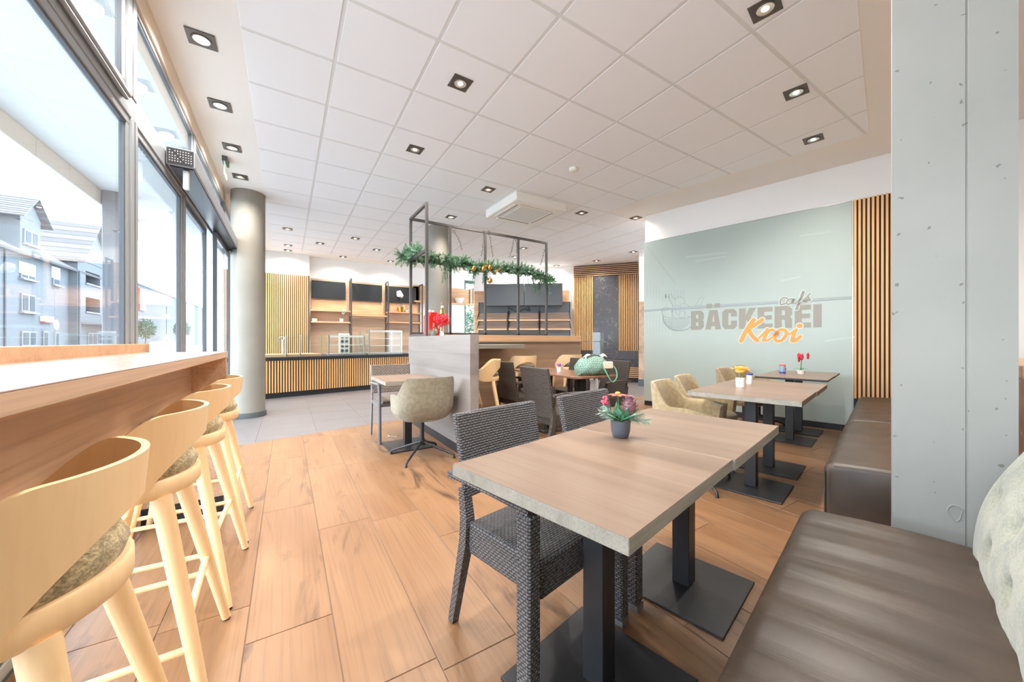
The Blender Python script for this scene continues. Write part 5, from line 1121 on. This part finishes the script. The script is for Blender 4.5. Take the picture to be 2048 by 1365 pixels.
# ---- upholstered tub chairs
def tub_chair(label, loc, rz, mat, group='upholstered tub chairs'):
    t = thing('tub_armchair', label, 'chair', loc, rz, group)
    def sm(a, b, x): x = min(1, max(0, (x - a) / (b - a))); return x * x * (3 - 2 * x)
    NA, NT = 64, 12; outer, inner = [], []
    for i in range(NA + 1):
        a = R(-128 + 256 * i / NA); aa = abs(math.degrees(a)); SE = (abs(math.sin(a)) ** 3.2 + abs(math.cos(a)) ** 3.2) ** (-1 / 3.2); zt = 0.785 - 0.165 * sm(42, 72, aa) - 0.03 * sm(95, 128, aa)
        ro, ri = [], []
        for j in range(NT + 1):
            s = j / NT; k = 0.74 + 0.26 * min(1, s * 2.6) ** 0.55 + 0.03 * s; z = 0.375 + (zt - 0.375) * s ** 1.15
            x = math.sin(a) * 0.270 * k * SE; y = -math.cos(a) * 0.245 * k * SE - 0.03 * s * math.cos(a)
            th_ = 0.036 * (1 - max(0, (s - 0.93) / 0.07) * 0.4); ro.append((x, y, z)); ri.append((x - math.sin(a) * th_, y + math.cos(a) * th_, z + (0.02 if j == 0 else 0) - (0.004 if j == NT else 0)))
        outer.append(ro); inner.append(ri)
    MB().shell(outer, inner).build('shell', mat, t, smooth=True, bevel=0.0)
    MB().lathe([(0, 0.368), (0.19, 0.370), (0.215, 0.385), (0.0, 0.40)], 26).build('seat_pan', mat, t, smooth=True)
    m = MB(); N2 = 28
    rows = [[((0.225 * kx) * math.cos(2 * math.pi * q / N2), 0.015 + (0.215 * kx) * math.sin(2 * math.pi * q / N2), z) for q in range(N2)] for kx, z in ((0.90, 0.401), (1.0, 0.42), (1.0, 0.445), (0.93, 0.462), (0.6, 0.47), (0.05, 0.472))]
    vv = m.grid(rows, True); m.bm.faces.new(vv[-1]); m.bm.faces.new(vv[0][::-1]); m.build('seat_cushion', mat, t, smooth=True)
    MB().cyl((0, 0, 0.13), (0, 0, 0.372), 0.02, seg=12).build('stem', 'black', t, smooth=True); MB().lathe([(0, 0.11), (0.032, 0.115), (0.03, 0.16), (0, 0.165)], 14).build('hub', 'black', t, smooth=True)
    for q in range(4):
        an = R(45 + 90 * q); c, s = math.cos(an), math.sin(an)
        MB().tube([(c * 0.02, s * 0.02, 0.14), (c * 0.30, s * 0.30, 0.045), (c * 0.325, s * 0.325, 0.032), (c * 0.33, s * 0.33, 0.0)], [0.014, 0.011, 0.011, 0.012], 8).build('leg', 'black', t, smooth=True)
    return t
tub_chair('sage tub chair on a four-star swivel base before the bistro table', (1.12, 3.455, 0), R(2), 'greyf')
tub_chair('beige tub chair nearest the camera at the table with the yellow flower', W(3.06, -1.10), GA + math.pi + R(6), 'beigef')
tub_chair('beige tub chair, second one at the table with the yellow flower', W(3.68, -1.16), GA + math.pi + R(6), 'beigef')
tub_chair('beige tub chair before the glass board, left one at the far thin table', W(5.00, -1.19), GA + math.pi, 'beigef')
tub_chair('beige tub chair before the glass board, right one at the far thin table', W(5.62, -1.17), GA + math.pi, 'beigef')
# ---- bar stools
def stool(label, loc, rz, cush='cushion', group='wooden bar stools'):
    t = thing('bar_stool', label, 'bar stool', loc, rz, group)
    def sm(a, b, x): x = min(1, max(0, (x - a) / (b - a))); return x * x * (3 - 2 * x)
    NA, NT = 56, 8; outer, inner = [], []
    for i in range(NA + 1):
        a = R(-112 + 224 * i / NA); aa = abs(math.degrees(a))
        zt = 0.905 - 0.15 * sm(48, 112, aa) ** 1.1
        gap = math.cos(min(1, aa / 62) * math.pi / 2)
        zb = 0.665 + 0.150 * gap ** 0.7 if aa < 62 else 0.665 + 0.03 * sm(80, 112, aa)
        ro, ri = [], []
        for j in range(NT + 1):
            s = j / NT; z = zb + (zt - zb) * s; k = 1.0 + 0.10 * (z - 0.66) / 0.24
            x = math.sin(a) * 0.208 * k; y = -math.cos(a) * 0.200 * k
            ro.append((x, y, z)); ri.append((x - math.sin(a) * 0.013, y + math.cos(a) * 0.013, z))
        outer.append(ro); inner.append(ri)
    MB().shell(outer, inner).build('backrest', 'beech', t, smooth=True)
    MB().lathe([(0, 0.660), (0.195, 0.660), (0.199, 0.665), (0.199, 0.705), (0.194, 0.711), (0, 0.711)], 40).build('seat_ring', 'beech', t, smooth=True)
    MB().lathe([(0.0, 0.712), (0.186, 0.712), (0.193, 0.732), (0.180, 0.760), (0.12, 0.780), (0.0, 0.786)], 36).build('seat_cushion', cush, t, smooth=True)
    def lp(sx, sy, z): k = z / 0.66; return (sx * (0.255 - 0.125 * k), sy * (0.25 - 0.125 * k), z)
    for sx in (-1, 1):
        for sy in (-1, 1):
            lg = MB().tube([lp(sx, sy, 0.008), lp(sx, sy, 0.35), lp(sx, sy, 0.6595)], [0.0145, 0.021, 0.025], 14).build('leg', 'beech', t, smooth=True)
            MB().tube([lp(sx, sy, 0.0), lp(sx, sy, 0.0078)], [0.0125, 0.0125], 10).build('glide', 'black', lg)
    for sx in (-1, 1): MB().tube([lp(sx, -1, 0.23), lp(sx, 1, 0.23)], 0.0105, 10).build('footrest', 'beech', t, smooth=True)
    for sy, z in ((1, 0.30), (-1, 0.30)): MB().tube([lp(-1, sy, z), lp(1, sy, z)], 0.0105, 10).build('footrest', 'beech', t, smooth=True)
    return t
st0 = stool('nearest beech bar stool at the window counter, cut by the left picture edge', (-0.455, 0.985, 0), R(92))
for i, y in enumerate((1.585, 2.17, 2.735)): dup(st0, ['second beech bar stool from the camera at the window counter', 'third beech bar stool from the camera at the window counter', 'farthest beech bar stool at the window counter, next to the column'][i], (-0.445, y, 0), R(90 + (2, -2, 1)[i]))
st1 = stool('beech bar stool with taupe seat beside the end of the island wall', (1.95, 3.80, 0), R(62), 'cushdk')
dup(st1, 'beech bar stool half hidden behind the island wall at the bar', (1.93, 4.40, 0), R(12)); dup(st1, 'beech bar stool at the bar in line with the walnut table', (2.98, 4.52, 0), R(-8)); dup(st1, 'beech bar stool at the right part of the bar behind the green bag', (3.88, 4.52, 0), R(-6))
# ================================================================== SMALL THINGS
ZT = 0.7403
# flower pot on the foreground table
pp = atz(1241, 874, 0.74); t = thing('flower_pot', 'anthracite pot with frosted fir, pine cone and orange flower on the foreground table', 'potted plant', (pp.x, pp.y + 0.0, ZT), GA)
MB().lathe([(0, 0), (0.026, 0), (0.031, 0.005), (0.0365, 0.026), (0.0385, 0.066), (0.0355, 0.066), (0.034, 0.026), (0, 0.01)], 30).build('pot', 'pot', t, smooth=True); MB().lathe([(0, 0.058), (0.0357, 0.058)], 20).build('soil', 'walnut', t)
m = MB(); Rt = Vector((cT, -sT, 0)); Rt = Matrix.Rotation(-GA, 3, 'Z') @ Rt; Bk = Vector((-Rt.y, Rt.x, 0)); Up = Vector((0, 0, 1))
for b_, d_, L_ in ((-0.02, (-0.9, 0.1, 0.85), 0.075), (-0.015, (-1.0, -0.05, 0.40), 0.085), (-0.01, (-0.9, -0.3, 0.65), 0.075), (0.02, (1, -0.15, 0.0), 0.10), (0.02, (0.9, 0.2, 0.6), 0.075), (0.02, (1.0, -0.3, -0.12), 0.095), (0.02, (1.0, 0.1, 0.25), 0.085), (0.01, (0.6, 0.6, 0.7), 0.08)):
    sprig(m, Rt * b_ + Up * 0.07, Rt * d_[0] + Bk * d_[1] + Up * d_[2], L_ * 0.86, 30, 0.030, 0.0017)
m.build('frosted_twigs', 'frost', t, recalc=False)
for a, (rx, ry, rz_) in enumerate(((-0.3, -0.4, 0.8), (0.1, -0.5, 0.6), (-0.1, 0.3, 0.9), (0.35, -0.5, 0.35), (-0.5, -0.3, 0.3))):
    d_ = (Rt * rx + Bk * ry + Up * rz_).normalized(); s_ = d_.cross(Up).normalized(); base = Up * 0.066
    MB().sheet([[base + d_ * 0.085 * q + s_ * w * 0.022 * math.sin(math.pi * min(1, q + 0.08)) - Up * 0.008 * abs(w) for w in (-1, -0.4, 0, 0.4, 1)] for q in (0, 0.25, 0.5, 0.75, 0.97)]).build('leaf', 'leaf', t, smooth=True)
m = MB(); cc = Rt * 0.032 - Bk * 0.012 + Up * 0.122
for k in range(9):
    for j in range(8):
        ph = (k / 8 - 0.5) * math.pi * 0.9; an = j * math.pi / 4 + k * 0.4; rr = 0.026 * math.cos(ph); c = cc + Vector((rr * math.cos(an), rr * math.sin(an), 0.033 * math.sin(ph))); o_ = Vector((math.cos(an), math.sin(an), 0)); tn = Vector((-o_.y, o_.x, 0))
        m.poly([c - tn * 0.009, c + tn * 0.009, c + o_ * 0.009 + Up * 0.010 + tn * 0.004, c + o_ * 0.009 + Up * 0.010 - tn * 0.004])
m.ball(cc, 0.024, 10, 8, 1, 1, 1.25); m.build('pine_cone', 'cone', t, recalc=False)
fl = MB(); fc = Rt * -0.005 + Bk * 0.02 + Up * 0.168
for a in range(8): an = a * math.pi / 4; d_ = Vector((math.cos(an), math.sin(an), -0.12)); s_ = Vector((-math.sin(an), math.cos(an), 0)); fl.poly([fc + d_ * 0.008 - s_ * 0.005, fc + d_ * 0.025 - s_ * 0.011, fc + d_ * 0.043, fc + d_ * 0.025 + s_ * 0.011, fc + d_ * 0.008 + s_ * 0.005])
fl.build('flower', 'coral', t, recalc=False); MB().ball(fc + Up * 0.003, 0.011, 8, 6, 1, 1, 0.5).build('flower_centre', 'amber', t, smooth=True); MB().tube([Up * 0.06, fc], 0.002, 5).build('stem', 'leafdk', t)
m = MB(); bc = Rt * -0.055 + Bk * 0.02 + Up * 0.142
for k in range(9): m.ball(bc + Vector((random.uniform(-.012, .012), random.uniform(-.01, .01), random.uniform(-.012, .012))), 0.006, 8, 6)
m.build('berries', 'pink', t, smooth=True)
# second table: yellow flower, shaker
pp = atz(1481, 774, 0.74); t = thing('flower_pot', 'white pot with a single yellow silk flower', 'potted plant', (pp.x, pp.y, ZT))
MB().lathe([(0, 0), (0.032, 0), (0.036, 0.075), (0.032, 0.075), (0.028, 0.01), (0, 0.01)], 20).build('pot', 'ceram', t, smooth=True); MB().tube([(0, 0, 0.01), (0.004, 0, 0.11)], 0.003, 6).build('stem', 'leafdk', t)
m = MB(); rd = random.Random(4)
for k in range(40):
    an = k * 2.4; rr = 0.008 + 0.045 * math.sqrt(k / 40); c = Vector((rr * math.cos(an), rr * math.sin(an), 0.135 + 0.03 * (1 - k / 40) + rd.uniform(-.006, .006))); o_ = Vector((math.cos(an), math.sin(an), 0.35)); s_ = Vector((-math.sin(an), math.cos(an), 0))
    m.poly([c - s_ * 0.016, c + s_ * 0.016, c + o_ * 0.02 + s_ * 0.012, c + o_ * 0.02 - s_ * 0.012])
m.ball((0, 0, 0.135), 0.038, 12, 8, 1, 1, 0.6); m.build('flower', 'yellow', t, recalc=False)
def shaker(label, loc, r, h, bm, lm, band=None):
    t = thing('table_can', label, 'can', loc)
    MB().lathe([(0, 0), (r * 0.95, 0), (r, 0.004), (r, h * 0.82), (0, h * 0.82)], 20).build('body', bm, t, smooth=True); MB().lathe([(r * 1.01, h * 0.8205), (r * 1.01, h * 0.98), (r * 0.9, h), (0, h)], 20).build('lid', lm, t, smooth=True)
    if band: MB().lathe([(r * 1.01, h * 0.02), (r * 1.01, h * 0.2)], 20).build('base_band', band, t, smooth=True); MB().box(-r * 0.5, -r * 1.03, h * 0.4, r * 0.5, -r * 0.98, h * 0.65).build('label_print', 'pink', t)
pp = atz(1499, 768, 0.74); shaker('white shaker with blue lid beside the yellow flower', (pp.x, pp.y, ZT), 0.024, 0.095, 'ceram', 'blue')
pp = atz(1565, 747, 0.74); shaker('small light blue printed can on the far thin table', (pp.x, pp.y, ZT), 0.03, 0.105, 'canblue', 'coral', 'blue')
pp = atz(1602, 748, 0.74); orchid('orchid', 'pink orchid in a small white bowl on the far thin table', (pp.x, pp.y, ZT), 0.19, fm='pink', pr=0.04, ph=0.045, n=5, sz=0.045, lean=0.03)
pp = atz(1118, 744, 0.74); t = thing('flower_pot', 'tiny white pot with purple flowers on the walnut table', 'potted plant', (pp.x, pp.y, ZT))
MB().lathe([(0, 0), (0.024, 0), (0.03, 0.055), (0.026, 0.055), (0.022, 0.01), (0, 0.01)], 18).build('pot', 'ceram', t, smooth=True); m = MB()
for k in range(22): m.ball((random.gauss(0, .02), random.gauss(0, .02), 0.07 + random.uniform(0, .035)), 0.010, 6, 5)
m.build('flowers', 'purple', t, smooth=True)
# green bag on the walnut table
t = thing('shopping_bag', 'slumped green and white lattice shopping bag lying on the walnut table', 'bag', (2.95, 3.01, ZT + 0.0005), R(-6))
m = MB(); rows = []
for k in range(13):
    s = k / 12; x = -0.21 + 0.42 * s; hgt = 0.05 + 0.15 * math.sin(math.pi * min(1, s * 0.8 + 0.12)) ** 0.8; wd = 0.06 + 0.10 * math.sin(math.pi * s) ** 0.6
    rows.append([(x, wd * math.cos(a) + 0.01 * math.sin(s * 17 + a * 3), max(0.0, hgt * 0.5 + hgt * 0.62 * math.sin(a) + 0.008 * math.sin(s * 23 + a * 5))) for a in [2 * math.pi * q / 20 for q in range(20)]])
vv = m.grid(rows, True); m.bm.faces.new(vv[0][::-1]); m.bm.faces.new(vv[-1]); m.build('body', 'bag', t, smooth=True)
m = MB(); m.box(0.02, -0.165, 0.07, 0.16, -0.11, 0.15).build('paper_pack', 'cream', t, bevel=0.01); MB().sheet([[(-0.14 + 0.3 * s, -0.03 + dy, 0.19 + 0.03 * math.sin(s * 9) + dz) for dy, dz in ((-0.03, -0.01), (0, 0.02), (0.04, 0.0))] for s in [q / 8 for q in range(9)]]).build('lining', 'cream', t, smooth=True)
MB().tube(curve([(0.0, -0.14, 0.14), (0.02, -0.19, 0.06), (0.05, -0.215, -0.02), (0.10, -0.22, -0.07), (0.16, -0.215, -0.02), (0.18, -0.18, 0.06), (0.16, -0.13, 0.12)]), 0.007, 8).build('handle', 'baggreen', t, smooth=True); MB().sheet([[(-0.13 + 0.2 * s, -0.06 - 0.0 * dy, 0.205 + 0.02 * math.sin(s * 3.1) + dz) for dy, dz in ((0, -0.02), (0, 0.004))] for s in (0, .25, .5, .75, 1)]).build('dark_inset', 'dpanel', t)
# crumpled plastic on the floor
pp = atz(783, 875, 0); m = MB(); rd = random.Random(9)
rows = [[(-0.07 + 0.028 * i + rd.uniform(-.01, .01), -0.03 + 0.02 * j + rd.uniform(-.006, .006), 0.001 + rd.uniform(0, 0.018)) for j in range(4)] for i in range(6)]; m.grid(rows)
tag(m.build('plastic_wrapper', 'plastic', loc=(pp.x, pp.y, 0)), 'crumpled clear plastic wrapper on the floor beside the bistro table', 'litter')
